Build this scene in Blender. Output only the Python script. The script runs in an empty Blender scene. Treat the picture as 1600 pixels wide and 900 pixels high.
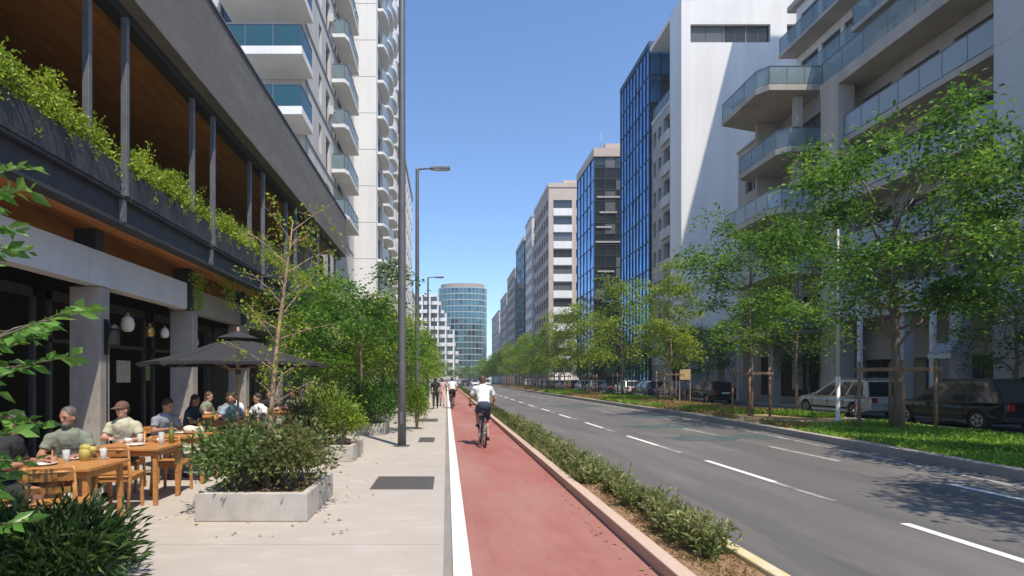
import bpy, bmesh, math, random
import numpy as np
from mathutils import Vector, Matrix, Euler
R = math.radians
sc = bpy.context.scene
COL = sc.collection

# ---------------------------------------------------------------- camera
CAM_H = 1.65
cam_d = bpy.data.cameras.new('camera')
cam = bpy.data.objects.new('camera', cam_d)
COL.objects.link(cam)
cam.location = (0, 0, CAM_H)
cam.rotation_euler = (R(90), 0, 0)
cam_d.sensor_width = 36.0
cam_d.lens = 18.9
cam_d.shift_x = 102 / 1600
cam_d.shift_y = 142 / 1600
cam_d.clip_start = 0.05
cam_d.clip_end = 3000
sc.camera = cam

# ---------------------------------------------------------------- sky, sun, exposure
SUN_EL = R(61)
SX, SY = 0.46, -0.888          # horizontal direction towards the sun
w = bpy.data.worlds.new('World')
sc.world = w
w.use_nodes = True
nt = w.node_tree
bg = nt.nodes['Background']
sky = nt.nodes.new('ShaderNodeTexSky')
sky.sky_type = 'NISHITA'
sky.sun_disc = False
sky.sun_elevation = SUN_EL
sky.sun_rotation = math.atan2(SX, SY)
sky.altitude = 0
sky.air_density = 1.0
sky.dust_density = 0.2
sky.ozone_density = 7.0
nt.links.new(sky.outputs[0], bg.inputs[0])
bg.inputs[1].default_value = 0.14
sun_d = bpy.data.lights.new('sun', 'SUN')
sun_d.energy = 3.5
sun_d.angle = R(0.53)
sun_d.color = (1.0, 0.89, 0.74)
sun = bpy.data.objects.new('sun', sun_d)
COL.objects.link(sun)
S = Vector((SX * math.cos(SUN_EL), SY * math.cos(SUN_EL), math.sin(SUN_EL)))
sun.rotation_euler = S.to_track_quat('Z', 'Y').to_euler()
sun.location = (30, -30, 60)
sc.view_settings.view_transform = 'Standard'
sc.view_settings.look = 'None'
sc.view_settings.exposure = 0.70
sc.view_settings.gamma = 1.0
sc.render.engine = 'CYCLES'
sc.cycles.max_bounces = 8
sc.cycles.transparent_max_bounces = 16
sc.cycles.use_denoising = True

# ---------------------------------------------------------------- materials
def nodes_of(name):
    m = bpy.data.materials.new(name)
    m.use_nodes = True
    t = m.node_tree
    return m, t, t.nodes['Principled BSDF']

def mat(name, col, rough=0.6, metal=0.0, spec=0.5, noise=0.0, nscale=6.0, bump=0.0, bscale=40.0, col2=None, stretch=(1, 1, 1), coat=0.0, detail=6):
    """procedural surface: base colour broken up by two noises, optional fine bump"""
    m, t, b = nodes_of(name)
    b.inputs['Base Color'].default_value = (*col, 1)
    b.inputs['Roughness'].default_value = rough
    b.inputs['Metallic'].default_value = metal
    b.inputs['Specular IOR Level'].default_value = spec
    b.inputs['Coat Weight'].default_value = coat
    if noise > 0 or bump > 0:
        tc = t.nodes.new('ShaderNodeTexCoord')
        mp = t.nodes.new('ShaderNodeMapping')
        mp.inputs['Scale'].default_value = stretch
        t.links.new(tc.outputs['Object'], mp.inputs[0])
    if noise > 0:
        n1 = t.nodes.new('ShaderNodeTexNoise')
        n1.inputs['Scale'].default_value = nscale
        n1.inputs['Detail'].default_value = detail
        n1.inputs['Roughness'].default_value = 0.62
        t.links.new(mp.outputs[0], n1.inputs[0])
        r = t.nodes.new('ShaderNodeValToRGB')
        c2 = col2 or tuple(c * (1 - noise) for c in col)
        c1 = tuple(min(1, c * (1 + noise * 0.6)) for c in col) if col2 is None else col
        r.color_ramp.elements[0].position = 0.32
        r.color_ramp.elements[0].color = (*c2, 1)
        r.color_ramp.elements[1].position = 0.68
        r.color_ramp.elements[1].color = (*c1, 1)
        t.links.new(n1.outputs[0], r.inputs[0])
        t.links.new(r.outputs[0], b.inputs['Base Color'])
    if bump > 0:
        n2 = t.nodes.new('ShaderNodeTexNoise')
        n2.inputs['Scale'].default_value = bscale
        n2.inputs['Detail'].default_value = 5
        t.links.new(mp.outputs[0], n2.inputs[0])
        bp = t.nodes.new('ShaderNodeBump')
        bp.inputs['Strength'].default_value = bump
        bp.inputs['Distance'].default_value = 0.02
        t.links.new(n2.outputs[0], bp.inputs['Height'])
        t.links.new(bp.outputs[0], b.inputs['Normal'])
    return m

def mat_wear(name, base, patches, rough=0.8, bump=0.25, bscale=120):
    """ground surface: base colour plus several (scale, colour, low, high, stretch) stain layers"""
    m, t, b = nodes_of(name)
    b.inputs['Roughness'].default_value = rough
    b.inputs['Specular IOR Level'].default_value = 0.3
    tc = t.nodes.new('ShaderNodeTexCoord')
    prev = None
    for (s, colr, lo, hi, st, amt) in patches:
        mp = t.nodes.new('ShaderNodeMapping')
        mp.inputs['Scale'].default_value = st
        t.links.new(tc.outputs['Object'], mp.inputs[0])
        n = t.nodes.new('ShaderNodeTexNoise')
        n.inputs['Scale'].default_value = s
        n.inputs['Detail'].default_value = 7
        n.inputs['Roughness'].default_value = 0.65
        t.links.new(mp.outputs[0], n.inputs[0])
        mr = t.nodes.new('ShaderNodeMapRange')
        mr.inputs['From Min'].default_value = lo
        mr.inputs['From Max'].default_value = hi
        mr.inputs['To Max'].default_value = amt
        t.links.new(n.outputs[0], mr.inputs[0])
        mx = t.nodes.new('ShaderNodeMix')
        mx.data_type = 'RGBA'
        t.links.new(mr.outputs[0], mx.inputs[0])
        if prev is None:
            mx.inputs[6].default_value = (*base, 1)
        else:
            t.links.new(prev, mx.inputs[6])
        mx.inputs[7].default_value = (*colr, 1)
        prev = mx.outputs[2]
    t.links.new(prev, b.inputs['Base Color'])
    if bump > 0:
        n2 = t.nodes.new('ShaderNodeTexNoise')
        n2.inputs['Scale'].default_value = bscale
        n2.inputs['Detail'].default_value = 4
        t.links.new(tc.outputs['Object'], n2.inputs[0])
        bp = t.nodes.new('ShaderNodeBump')
        bp.inputs['Strength'].default_value = bump
        bp.inputs['Distance'].default_value = 0.01
        t.links.new(n2.outputs[0], bp.inputs['Height'])
        t.links.new(bp.outputs[0], b.inputs['Normal'])
    return m

def mat_leaf(name, dark, mid, light, rough=0.45, trans=0.35, spec=0.4):
    """leaves: pigment varies leaf by leaf through the 'tone' attribute; light passes through"""
    m, t, b = nodes_of(name)
    a = t.nodes.new('ShaderNodeAttribute')
    a.attribute_name = 'tone'
    r = t.nodes.new('ShaderNodeValToRGB')
    r.color_ramp.elements[0].color = (*dark, 1)
    r.color_ramp.elements[1].color = (*light, 1)
    e = r.color_ramp.elements.new(0.5)
    e.color = (*mid, 1)
    t.links.new(a.outputs['Fac'], r.inputs[0])
    t.links.new(r.outputs[0], b.inputs['Base Color'])
    b.inputs['Roughness'].default_value = rough
    b.inputs['Specular IOR Level'].default_value = spec
    tr = t.nodes.new('ShaderNodeBsdfTranslucent')
    hs = t.nodes.new('ShaderNodeHueSaturation')
    hs.inputs['Value'].default_value = 1.5
    hs.inputs['Hue'].default_value = 0.485
    t.links.new(r.outputs[0], hs.inputs['Color'])
    t.links.new(hs.outputs[0], tr.inputs[0])
    mx = t.nodes.new('ShaderNodeMixShader')
    mx.inputs[0].default_value = trans
    t.links.new(b.outputs[0], mx.inputs[1])
    t.links.new(tr.outputs[0], mx.inputs[2])
    t.links.new(mx.outputs[0], t.nodes['Material Output'].inputs[0])
    return m

def mat_glass(name, tint, alpha, rough=0.03):
    """thin balustrade glass: tinted, partly see-through, with surface reflections"""
    m, t, b = nodes_of(name)
    b.inputs['Base Color'].default_value = (*tint, 1)
    b.inputs['Roughness'].default_value = rough
    b.inputs['Specular IOR Level'].default_value = 0.8
    tr = t.nodes.new('ShaderNodeBsdfTransparent')
    tr.inputs[0].default_value = (*[0.55 + 0.45 * c for c in tint], 1)
    mx = t.nodes.new('ShaderNodeMixShader')
    mx.inputs[0].default_value = alpha
    t.links.new(tr.outputs[0], mx.inputs[1])
    t.links.new(b.outputs[0], mx.inputs[2])
    t.links.new(mx.outputs[0], t.nodes['Material Output'].inputs[0])
    return m

def mat_wood(name, a, b_, scale=3.0, axis=0, rough=0.5):
    st = [9, 9, 9]
    st[axis] = 0.8
    return mat(name, a, rough=rough, noise=0.4, nscale=scale, col2=b_, stretch=tuple(st), bump=0.15, bscale=scale * 3)

M = {}
M['concrete'] = mat('concrete', (0.36, 0.345, 0.32), 0.85, noise=0.22, nscale=2.2, bump=0.3, bscale=60)
M['planter_concrete'] = mat('planter concrete', (0.46, 0.425, 0.38), 0.85, noise=0.2, nscale=3, bump=0.35, bscale=90)
M['column_concrete'] = mat('column concrete', (0.34, 0.31, 0.28), 0.85, noise=0.25, nscale=2.5, bump=0.3, bscale=50, stretch=(1, 1, .4))
M['beam_white'] = mat('painted beam', (0.60, 0.60, 0.60), 0.7, noise=0.08, nscale=1.5, bump=0.1)
M['dark_steel'] = mat('dark steel', (0.045, 0.048, 0.055), 0.55, noise=0.3, nscale=4, stretch=(1, 1, .3), bump=0.1)
M['grey_steel'] = mat('grey steel', (0.17, 0.18, 0.195), 0.45, metal=0.3, noise=0.2, nscale=5)
M['fascia'] = mat_wear('fascia cladding', (0.165, 0.157, 0.148), [(0.9, (0.225, 0.215, 0.205), .45, .7, (1, .4, 2), .8), (4, (0.115, 0.11, 0.105), .5, .72, (1, .6, 1), .6)], 0.75, 0.25, 60)
M['lamp_steel'] = mat('lamp post steel', (0.135, 0.138, 0.145), 0.5, metal=0.2, noise=0.15, nscale=3)
M['wood_ceiling'] = mat('ceiling boards', (0.56, 0.25, 0.075), 0.6, noise=0.4, nscale=1.4, col2=(0.33, 0.13, 0.038), stretch=(5, .7, 5), bump=0.1)
M['table_wood'] = mat('oiled table wood', (0.55, 0.27, 0.085), 0.42, noise=0.4, nscale=2.5, col2=(0.36, 0.15, 0.045), stretch=(1.2, 9, 9))
M['stake_wood'] = mat('stake wood', (0.27, 0.17, 0.11), 0.85, noise=0.35, nscale=4, stretch=(6, 6, .8), bump=0.2)
M['bark'] = mat('bark', (0.20, 0.155, 0.115), 0.9, noise=0.4, nscale=9, stretch=(2, 2, .6), bump=0.6, bscale=30)
M['bark_pale'] = mat('pale bark', (0.36, 0.25, 0.165), 0.85, noise=0.35, nscale=12, stretch=(1, 1, .5), bump=0.4, bscale=40)
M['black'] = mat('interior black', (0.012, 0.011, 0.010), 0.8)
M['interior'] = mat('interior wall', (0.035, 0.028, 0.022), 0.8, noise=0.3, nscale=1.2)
M['umbrella'] = mat('black canvas', (0.028, 0.028, 0.032), 0.85, noise=0.2, nscale=2.5, bump=0.15, bscale=200)
M['soil'] = mat_wear('soil', (0.30, 0.185, 0.11), [(1.6, (0.17, 0.10, 0.06), .42, .65, (1, 1, 1), .9), (9, (0.42, 0.28, 0.17), .5, .7, (1, 1, 1), .7)], 0.95, 0.9, 50)
M['sidewalk'] = mat_wear('sidewalk', (0.435, 0.395, 0.35), [
    (0.35, (0.37, 0.34, 0.305), .42, .68, (1, .5, 1), .75), (1.6, (0.52, 0.49, 0.455), .5, .72, (1, 2.2, 1), .6),
    (6, (0.34, 0.31, 0.275), .56, .75, (1, 1, 1), .5), (60, (0.33, 0.305, 0.28), .52, .75, (1, 1, 1), .45)], 0.85, 0.25, 160)
M['bike'] = mat_wear('red cycle path', (0.335, 0.108, 0.088), [
    (0.5, (0.27, 0.095, 0.08), .40, .64, (1, .45, 1), .9), (0.30, (0.35, 0.20, 0.172), .40, .62, (1.6, .5, 1), .85), (2.2, (0.225, 0.095, 0.085), .58, .78, (2.5, .12, 1), .65), (1.4, (0.38, 0.20, 0.17), .52, .74, (1, .4, 1), .7),
    (5, (0.37, 0.19, 0.16), .58, .76, (1, 1, 1), .5), (30, (0.43, 0.27, 0.23), .62, .78, (1, 1, 1), .6)], 0.82, 0.25, 200)
M['road'] = mat_wear('asphalt', (0.152, 0.144, 0.138), [
    (0.30, (0.100, 0.097, 0.095), .40, .60, (1.6, .16, 1), .9), (0.9, (0.198, 0.184, 0.174), .5, .70, (1.2, .2, 1), .8),
    (3.0, (0.135, 0.126, 0.12), .55, .76, (1, .4, 1), .6), (0.8, (0.062, 0.062, 0.064), .54, .74, (2.0, .05, 1), .75), (7, (0.085, 0.083, 0.082), .62, .74, (1, .5, 1), .6), (90, (0.07, 0.07, 0.07), .5, .7, (1, 1, 1), .5)], 0.8, 0.35, 220)
M['side_road'] = mat_wear('side asphalt', (0.125, 0.122, 0.122), [(0.5, (0.095, 0.093, 0.093), .42, .66, (1, 1, 1), .8), (60, (0.08, 0.08, 0.08), .5, .7, (1, 1, 1), .4)], 0.85, 0.3, 200)
M['drain'] = mat_wear('drain channel', (0.265, 0.25, 0.23), [(1.2, (0.20, 0.19, 0.175), .42, .66, (1, .4, 1), .8), (20, (0.33, 0.31, 0.285), .55, .75, (1, 1, 1), .5)], 0.85, 0.3, 100)
M['paint_white'] = mat_wear('white road paint', (0.74, 0.73, 0.70), [(2.2, (0.60, 0.58, 0.55), .5, .74, (1, .4, 1), .8), (24, (0.40, 0.39, 0.38), .60, .72, (1, 1, 1), .75)], 0.7, 0.2, 160)
M['paint_worn'] = mat_wear('worn road paint', (0.45, 0.445, 0.43), [(3, (0.16, 0.157, 0.155), .42, .6, (1, .5, 1), .95), (40, (0.14, 0.138, 0.137), .5, .62, (1, 1, 1), .8)], 0.75, 0.2, 160)
M['teal_shade'] = mat_wear('painted teal tree shade', (0.05, 0.098, 0.098), [(1.3, (0.12, 0.118, 0.115), .44, .60, (1, .6, 1), .8), (30, (0.10, 0.10, 0.10), .5, .65, (1, 1, 1), .6)], 0.75, 0.2, 160)  # teal cast of the tree shade, painted as a colour over asphalt tones
M['kerb'] = mat_wear('kerb concrete', (0.53, 0.40, 0.315), [(0.8, (0.44, 0.325, 0.255), .45, .7, (1, .3, 1), .8), (14, (0.58, 0.46, 0.38), .55, .75, (1, 1, 1), .6)], 0.85, 0.3, 90)
M['kerb_grey'] = mat_wear('grey kerb', (0.36, 0.335, 0.30), [(1.1, (0.24, 0.22, 0.20), .45, .7, (1, .3, 1), .8), (14, (0.42, 0.39, 0.355), .55, .75, (1, 1, 1), .6)], 0.85, 0.3, 90)
M['kerb_yellow'] = mat_wear('yellow painted kerb', (0.56, 0.45, 0.17), [(1.4, (0.60, 0.54, 0.40), .47, .60, (1, .8, 1), .95), (9, (0.42, 0.37, 0.22), .55, .72, (1, 1, 1), .8)], 0.8, 0.3, 90)
M['dry_ground'] = mat_wear('dry verge', (0.34, 0.245, 0.14), [(0.6, (0.21, 0.19, 0.085), .42, .62, (1, .6, 1), .9), (4, (0.44, 0.34, 0.215), .5, .7, (1, 1, 1), .7), (30, (0.16, 0.12, 0.07), .52, .7, (1, 1, 1), .6)], 0.95, 0.9, 40)
M['ground'] = mat_wear('far ground', (0.23, 0.22, 0.205), [(0.02, (0.16, 0.16, 0.14), .42, .66, (1, 1, 1), .8)], 0.9, 0, 1)
M['grate'] = mat('cast iron', (0.155, 0.14, 0.13), 0.6, metal=0.3, noise=0.3, nscale=9, bump=0.2)
M['wall_white'] = mat('white render', (0.76, 0.76, 0.75), 0.8, noise=0.11, nscale=0.6, bump=0.1, stretch=(1, 1, .12))
M['wall_pale'] = mat('pale render', (0.58, 0.565, 0.54), 0.85, noise=0.17, nscale=0.7, bump=0.1, stretch=(1, 1, .3))
M['wall_grey'] = mat('grey stone cladding', (0.40, 0.39, 0.385), 0.8, noise=0.12, nscale=0.8, bump=0.1)
M['wall_lilac'] = mat('grey painted wall', (0.50, 0.48, 0.485), 0.85, noise=0.12, nscale=0.6, bump=0.1, stretch=(1, 1, .15))
M['wall_warm'] = mat('warm grey render', (0.43, 0.39, 0.35), 0.85, noise=0.2, nscale=0.7, bump=0.1, stretch=(1, 1, .15))
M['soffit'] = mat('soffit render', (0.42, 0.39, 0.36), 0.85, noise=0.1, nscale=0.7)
M['wall_beige'] = mat('beige stone', (0.50, 0.42, 0.36), 0.8, noise=0.1, nscale=0.4)
M['wall_taupe'] = mat('taupe stone', (0.36, 0.31, 0.28), 0.8, noise=0.12, nscale=0.4)
M['wall_blue'] = mat('blue grey cladding', (0.30, 0.34, 0.39), 0.6, noise=0.1, nscale=0.4)
M['win'] = mat('window glass', (0.035, 0.045, 0.055), 0.06, spec=0.9)
M['win2'] = mat('window glass curtain', (0.13, 0.14, 0.15), 0.08, spec=0.9)
M['win_blue'] = mat('blue mirror glass', (0.085, 0.31, 0.60), 0.05, metal=0.85, noise=0.45, nscale=.5)
M['win_dark'] = mat('dark mirror glass', (0.10, 0.145, 0.17), 0.05, metal=0.75, noise=0.4, nscale=.4)
M['win_teal'] = mat('teal glass', (0.085, 0.20, 0.235), 0.08, metal=0.45, noise=0.3, nscale=.2)
M['mullion'] = mat('mullion', (0.035, 0.06, 0.095), 0.45, metal=0.4, noise=0.1)
M['mullion_dark'] = mat('dark mullion', (0.055, 0.06, 0.065), 0.5, metal=0.4, noise=0.1)
M['frame'] = mat('window frame', (0.09, 0.09, 0.095), 0.5, metal=0.3, noise=0.1)
M['frame_white'] = mat('white frame', (0.6, 0.6, 0.6), 0.5, noise=0.05)
M['teal_band'] = mat('pale green spandrel', (0.36, 0.44, 0.44), 0.5, noise=0.1, nscale=.5)
M['rail_glass'] = mat_glass('balustrade glass', (0.36, 0.47, 0.50), 0.40)
M['rail_dark'] = mat_glass('dark balustrade glass', (0.03, 0.11, 0.14), 0.78)
M['rail_pale'] = mat_glass('frosted balustrade glass', (0.40, 0.48, 0.54), 0.72, 0.15)
M['rail'] = mat('rail metal', (0.20, 0.215, 0.23), 0.4, metal=0.6, noise=0.1)
M['rubber'] = mat('rubber', (0.018, 0.018, 0.019), 0.75, noise=0.2, nscale=20)
M['rim'] = mat('alloy', (0.42, 0.43, 0.44), 0.35, metal=0.8, noise=0.1)
M['car_glass'] = mat('car glass', (0.018, 0.022, 0.024), 0.04, spec=0.9)
M['trim'] = mat('black trim', (0.02, 0.02, 0.022), 0.55, noise=0.1)
M['tail_red'] = mat('red lens', (0.35, 0.015, 0.02), 0.2, coat=0.5, noise=0.1)
M['head_lens'] = mat('clear lens', (0.6, 0.62, 0.65), 0.12, metal=0.3, coat=0.5, noise=0.1)
M['plate'] = mat('plate', (0.7, 0.7, 0.68), 0.5, noise=0.05)
M['skin'] = mat('skin', (0.50, 0.27, 0.18), 0.55, noise=0.12, nscale=8)
M['skin_dark'] = mat('tanned skin', (0.36, 0.18, 0.115), 0.55, noise=0.12, nscale=8)
M['hair'] = mat('brown hair', (0.045, 0.028, 0.018), 0.6, noise=0.5, nscale=30, bump=0.6, bscale=60)
M['hair_red'] = mat('auburn hair', (0.12, 0.055, 0.035), 0.6, noise=0.5, nscale=30, bump=0.6, bscale=60)
M['hair_grey'] = mat('greying hair', (0.13, 0.11, 0.10), 0.6, noise=0.5, nscale=30, bump=0.6, bscale=60)
def cloth(name, c):
    return mat(name, c, 0.9, noise=0.16, nscale=9, bump=0.5, bscale=14)
M['c_white'] = cloth('white cotton', (0.78, 0.78, 0.79))
M['c_navy'] = cloth('navy cotton', (0.035, 0.045, 0.075))
M['c_black'] = cloth('black cotton', (0.022, 0.024, 0.026))
M['c_olive'] = cloth('olive cotton', (0.20, 0.22, 0.17))
M['c_beige'] = cloth('khaki cotton', (0.46, 0.45, 0.33))
M['c_blue'] = cloth('light blue cotton', (0.30, 0.43, 0.55))
M['c_grey'] = cloth('grey cotton', (0.24, 0.26, 0.30))
M['c_red'] = cloth('red cotton', (0.50, 0.09, 0.09))
M['c_pink'] = cloth('pink cotton', (0.60, 0.40, 0.38))
M['shoe'] = mat('shoe', (0.03, 0.03, 0.035), 0.6, noise=0.2)
M['cap'] = mat('cap cloth', (0.14, 0.07, 0.06), 0.85, noise=0.2, nscale=10)
M['ceramic'] = mat('white ceramic', (0.75, 0.74, 0.72), 0.25, noise=0.03)
M['glassware'] = mat_glass('drinking glass', (0.8, 0.85, 0.85), 0.35)
M['bottle'] = mat('bottle', (0.18, 0.22, 0.05), 0.12, noise=0.1)
M['yellow_thing'] = mat('yellow packet', (0.42, 0.36, 0.09), 0.6, noise=0.15)
M['lampshade'] = mat('lamp shade', (0.75, 0.66, 0.55), 0.7, noise=0.1)
M['brass'] = mat('brass', (0.55, 0.36, 0.12), 0.35, metal=0.8, noise=0.1)
M['sign_white'] = mat('notice board', (0.7, 0.68, 0.64), 0.7, noise=0.12, nscale=5)
M['sign_green'] = mat('green notice', (0.28, 0.38, 0.18), 0.7, noise=0.2, nscale=5)
M['board'] = mat('board', (0.45, 0.33, 0.17), 0.7, noise=0.2, nscale=5)
M['white_metal'] = mat('white post paint', (0.68, 0.68, 0.67), 0.5, noise=0.08)
M['awning'] = mat('awning', (0.38, 0.41, 0.47), 0.8, noise=0.1)
L = {}
L['tree'] = mat_leaf('street tree leaves', (0.026, 0.088, 0.014), (0.08, 0.20, 0.022), (0.22, 0.35, 0.04), trans=.42)
L['tree_lime'] = mat_leaf('lime tree leaves', (0.07, 0.15, 0.014), (0.19, 0.29, 0.026), (0.34, 0.42, 0.045), trans=.42)
L['tree_deep'] = mat_leaf('deep green leaves', (0.022, 0.08, 0.016), (0.065, 0.165, 0.026), (0.15, 0.26, 0.04), trans=.4)
L['shrub'] = mat_leaf('shrub leaves', (0.035, 0.085, 0.018), (0.11, 0.19, 0.05), (0.27, 0.33, 0.13))
L['shrub_red'] = mat_leaf('reddish shrub leaves', (0.06, 0.08, 0.024), (0.14, 0.18, 0.055), (0.32, 0.25, 0.11))
L['oleander'] = mat_leaf('narrow dark leaves', (0.018, 0.048, 0.013), (0.05, 0.105, 0.024), (0.15, 0.215, 0.06), rough=0.35)
L['bright'] = mat_leaf('bright foreground leaves', (0.035, 0.115, 0.018), (0.095, 0.23, 0.038), (0.22, 0.38, 0.085), rough=0.35)
L['hanging'] = mat_leaf('yellow green balcony plants', (0.10, 0.20, 0.018), (0.25, 0.36, 0.03), (0.45, 0.51, 0.06))
L['grass'] = mat_leaf('bright ground cover', (0.06, 0.16, 0.015), (0.16, 0.33, 0.032), (0.29, 0.44, 0.055))
L['dry'] = mat_leaf('dry grass', (0.19, 0.17, 0.05), (0.36, 0.28, 0.11), (0.50, 0.39, 0.20))
L['tuft'] = mat_leaf('strip plant leaves', (0.07, 0.12, 0.025), (0.20, 0.25, 0.075), (0.40, 0.37, 0.19))

# ---------------------------------------------------------------- helpers
def prep(o, parent):
    COL.objects.link(o)
    if parent is not None:
        o.parent = parent
    return o

def tag(o, label=None, cat=None, group=None, kind=None):
    if label: o['label'] = label
    if cat: o['category'] = cat
    if group: o['group'] = group
    if kind: o['kind'] = kind
    return o

def thing(name, label, cat, loc=(0, 0, 0), rz=0.0, group=None):
    o = bpy.data.objects.new(name, None)
    o.empty_display_size = 0.2
    COL.objects.link(o)
    o.location = loc
    o.rotation_euler = (0, 0, rz)
    return tag(o, label, cat, group)

def inst(name, me, parent, loc=(0, 0, 0), rz=0.0, rx=0.0, scale=None):
    o = bpy.data.objects.new(name, me)
    o.location = loc
    o.rotation_euler = (rx, 0, rz)
    if scale: o.scale = scale
    return prep(o, parent)

def copy_tree(o, parent=None):
    c = o.copy()
    COL.objects.link(c)
    c.parent = parent
    for ch in list(o.children):
        copy_tree(ch, c)
    return c

class MB:
    """collects faces and links them as ONE mesh object"""
    def __init__(s):
        s.v, s.f, s.m, s.sm = [], [], [], []
    def face(s, idx, m=0, smooth=False):
        s.f.append(tuple(idx)); s.m.append(m); s.sm.append(smooth)
    def quad(s, a, b, c, d, m=0):
        k = len(s.v); s.v += [tuple(a), tuple(b), tuple(c), tuple(d)]; s.face((k, k + 1, k + 2, k + 3), m)
    def box(s, x0, x1, y0, y1, z0, z1, m=0):
        k = len(s.v)
        s.v += [(x0, y0, z0), (x1, y0, z0), (x1, y1, z0), (x0, y1, z0), (x0, y0, z1), (x1, y0, z1), (x1, y1, z1), (x0, y1, z1)]
        for q in ((0, 3, 2, 1), (4, 5, 6, 7), (0, 1, 5, 4), (1, 2, 6, 5), (2, 3, 7, 6), (3, 0, 4, 7)):
            s.face([k + i for i in q], m)
        return s
    def obox(s, c, ax, m=0):
        """oriented box: centre, three half-axis vectors"""
        c = Vector(c); a, b, d = [Vector(q) for q in ax]
        k = len(s.v)
        for z in (-1, 1):
            for (x, y) in ((-1, -1), (1, -1), (1, 1), (-1, 1)):
                s.v.append(tuple(c + a * x + b * y + d * z))
        for q in ((0, 3, 2, 1), (4, 5, 6, 7), (0, 1, 5, 4), (1, 2, 6, 5), (2, 3, 7, 6), (3, 0, 4, 7)):
            s.face([k + i for i in q], m)
        return s
    def bar(s, p0, p1, wx, wy, m=0):
        """square bar between two points"""
        p0, p1 = Vector(p0), Vector(p1)
        d = (p1 - p0)
        z = d.normalized()
        x = z.orthogonal().normalized() if abs(z.z) < .95 else Vector((1, 0, 0))
        if abs(z.z) < .95:
            x = z.cross(Vector((0, 0, 1))).normalized()
        y = z.cross(x).normalized()
        return s.obox((p0 + p1) / 2, (x * wx / 2, y * wy / 2, d / 2), m)
    def ring(s, c, z, r, n, x=None):
        z = Vector(z).normalized(); c = Vector(c)
        x = (x or z.orthogonal()).normalized(); y = z.cross(x)
        k = len(s.v)
        for i in range(n):
            a = 2 * math.pi * i / n
            s.v.append(tuple(c + x * (r * math.cos(a)) + y * (r * math.sin(a))))
        return k
    def path(s, pts, rad, n=8, m=0, caps=True, smooth=True):
        pts = [Vector(p) for p in pts]
        if not isinstance(rad, (list, tuple)): rad = [rad] * len(pts)
        ks, x = [], None
        for i, p in enumerate(pts):
            z = (pts[min(i + 1, len(pts) - 1)] - pts[max(i - 1, 0)]).normalized()
            x = z.orthogonal() if x is None else (x - z * x.dot(z))
            if x.length < 1e-4: x = z.orthogonal()
            x.normalize()
            ks.append(s.ring(p, z, rad[i], n, x))
        for a, b in zip(ks, ks[1:]):
            for i in range(n):
                j = (i + 1) % n
                s.face((a + i, a + j, b + j, b + i), m, smooth)
        if caps:
            s.face([ks[0] + i for i in reversed(range(n))], m)
            s.face([ks[-1] + i for i in range(n)], m)
        return s
    def tube(s, a, b, r0, r1=None, n=8, m=0):
        return s.path([a, b], [r0, r0 if r1 is None else r1], n, m)
    def lathe(s, prof, n=16, c=(0, 0, 0), m=0, smooth=True):
        ks = []
        for (r, z) in prof:
            k = len(s.v)
            for i in range(n):
                a = 2 * math.pi * i / n
                s.v.append((c[0] + r * math.cos(a), c[1] + r * math.sin(a), c[2] + z))
            ks.append(k)
        for a, b in zip(ks, ks[1:]):
            for i in range(n):
                j = (i + 1) % n
                s.face((a + i, a + j, b + j, b + i), m, smooth)
        s.face([ks[0] + i for i in reversed(range(n))], m)
        s.face([ks[-1] + i for i in range(n)], m)
        return s
    def prism(s, poly, axis, a, b, m=0, smooth=False):
        """poly: 2D outline; extruded along axis ('x','y','z') from a to b"""
        def P(u, v, t):
            return {'x': (t, u, v), 'y': (u, t, v), 'z': (u, v, t)}[axis]
        k = len(s.v); n = len(poly)
        s.v += [P(u, v, a) for u, v in poly] + [P(u, v, b) for u, v in poly]
        s.face([k + i for i in reversed(range(n))], m)
        s.face([k + n + i for i in range(n)], m)
        for i in range(n):
            j = (i + 1) % n
            s.face((k + i, k + j, k + n + j, k + n + i), m, smooth)
        return s
    def ell(s, c, ax, n=12, m=0):
        """ellipsoid with three half-axis vectors"""
        c = Vector(c); a, b, d = [Vector(q) for q in ax]
        h = n // 2; k = len(s.v)
        for i in range(1, h):
            t = math.pi * i / h
            for j in range(n):
                p = 2 * math.pi * j / n
                s.v.append(tuple(c + a * (math.sin(t) * math.cos(p)) + b * (math.sin(t) * math.sin(p)) + d * math.cos(t)))
        top = len(s.v); s.v.append(tuple(c + d)); bot = len(s.v); s.v.append(tuple(c - d))
        for i in range(h - 2):
            for j in range(n):
                q = (j + 1) % n
                s.face((k + i * n + j, k + (i + 1) * n + j, k + (i + 1) * n + q, k + i * n + q), m, True)
        for j in range(n):
            q = (j + 1) % n
            s.face((top, k + j, k + q), m, True)
            s.face((bot, k + (h - 2) * n + q, k + (h - 2) * n + j), m, True)
        return s
    def sph(s, c, r, n=10, m=0):
        return s.ell(c, ((r, 0, 0), (0, r, 0), (0, 0, r)), n, m)
    def mesh(s, name, mats):
        me = bpy.data.meshes.new(name)
        me.from_pydata(s.v, [], s.f)
        if not isinstance(mats, (list, tuple)): mats = [mats]
        for q in mats: me.materials.append(q)
        if s.f:
            me.polygons.foreach_set('material_index', s.m)
            me.polygons.foreach_set('use_smooth', s.sm)
        me.update()
        return me
    def build(s, name, mats, parent=None, loc=(0, 0, 0), rz=0.0, fix=False, bevel=0.0, seg=2):
        me = s.mesh(name, mats)
        if fix:
            b = bmesh.new(); b.from_mesh(me)
            bmesh.ops.recalc_face_normals(b, faces=b.faces)
            b.to_mesh(me); b.free()
        o = bpy.data.objects.new(name, me)
        o.location = loc
        o.rotation_euler = (0, 0, rz)
        prep(o, parent)
        if bevel:
            md = o.modifiers.new('bevel', 'BEVEL')
            md.width = bevel; md.segments = seg; md.limit_method = 'ANGLE'; md.angle_limit = R(35)
        return o

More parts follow.
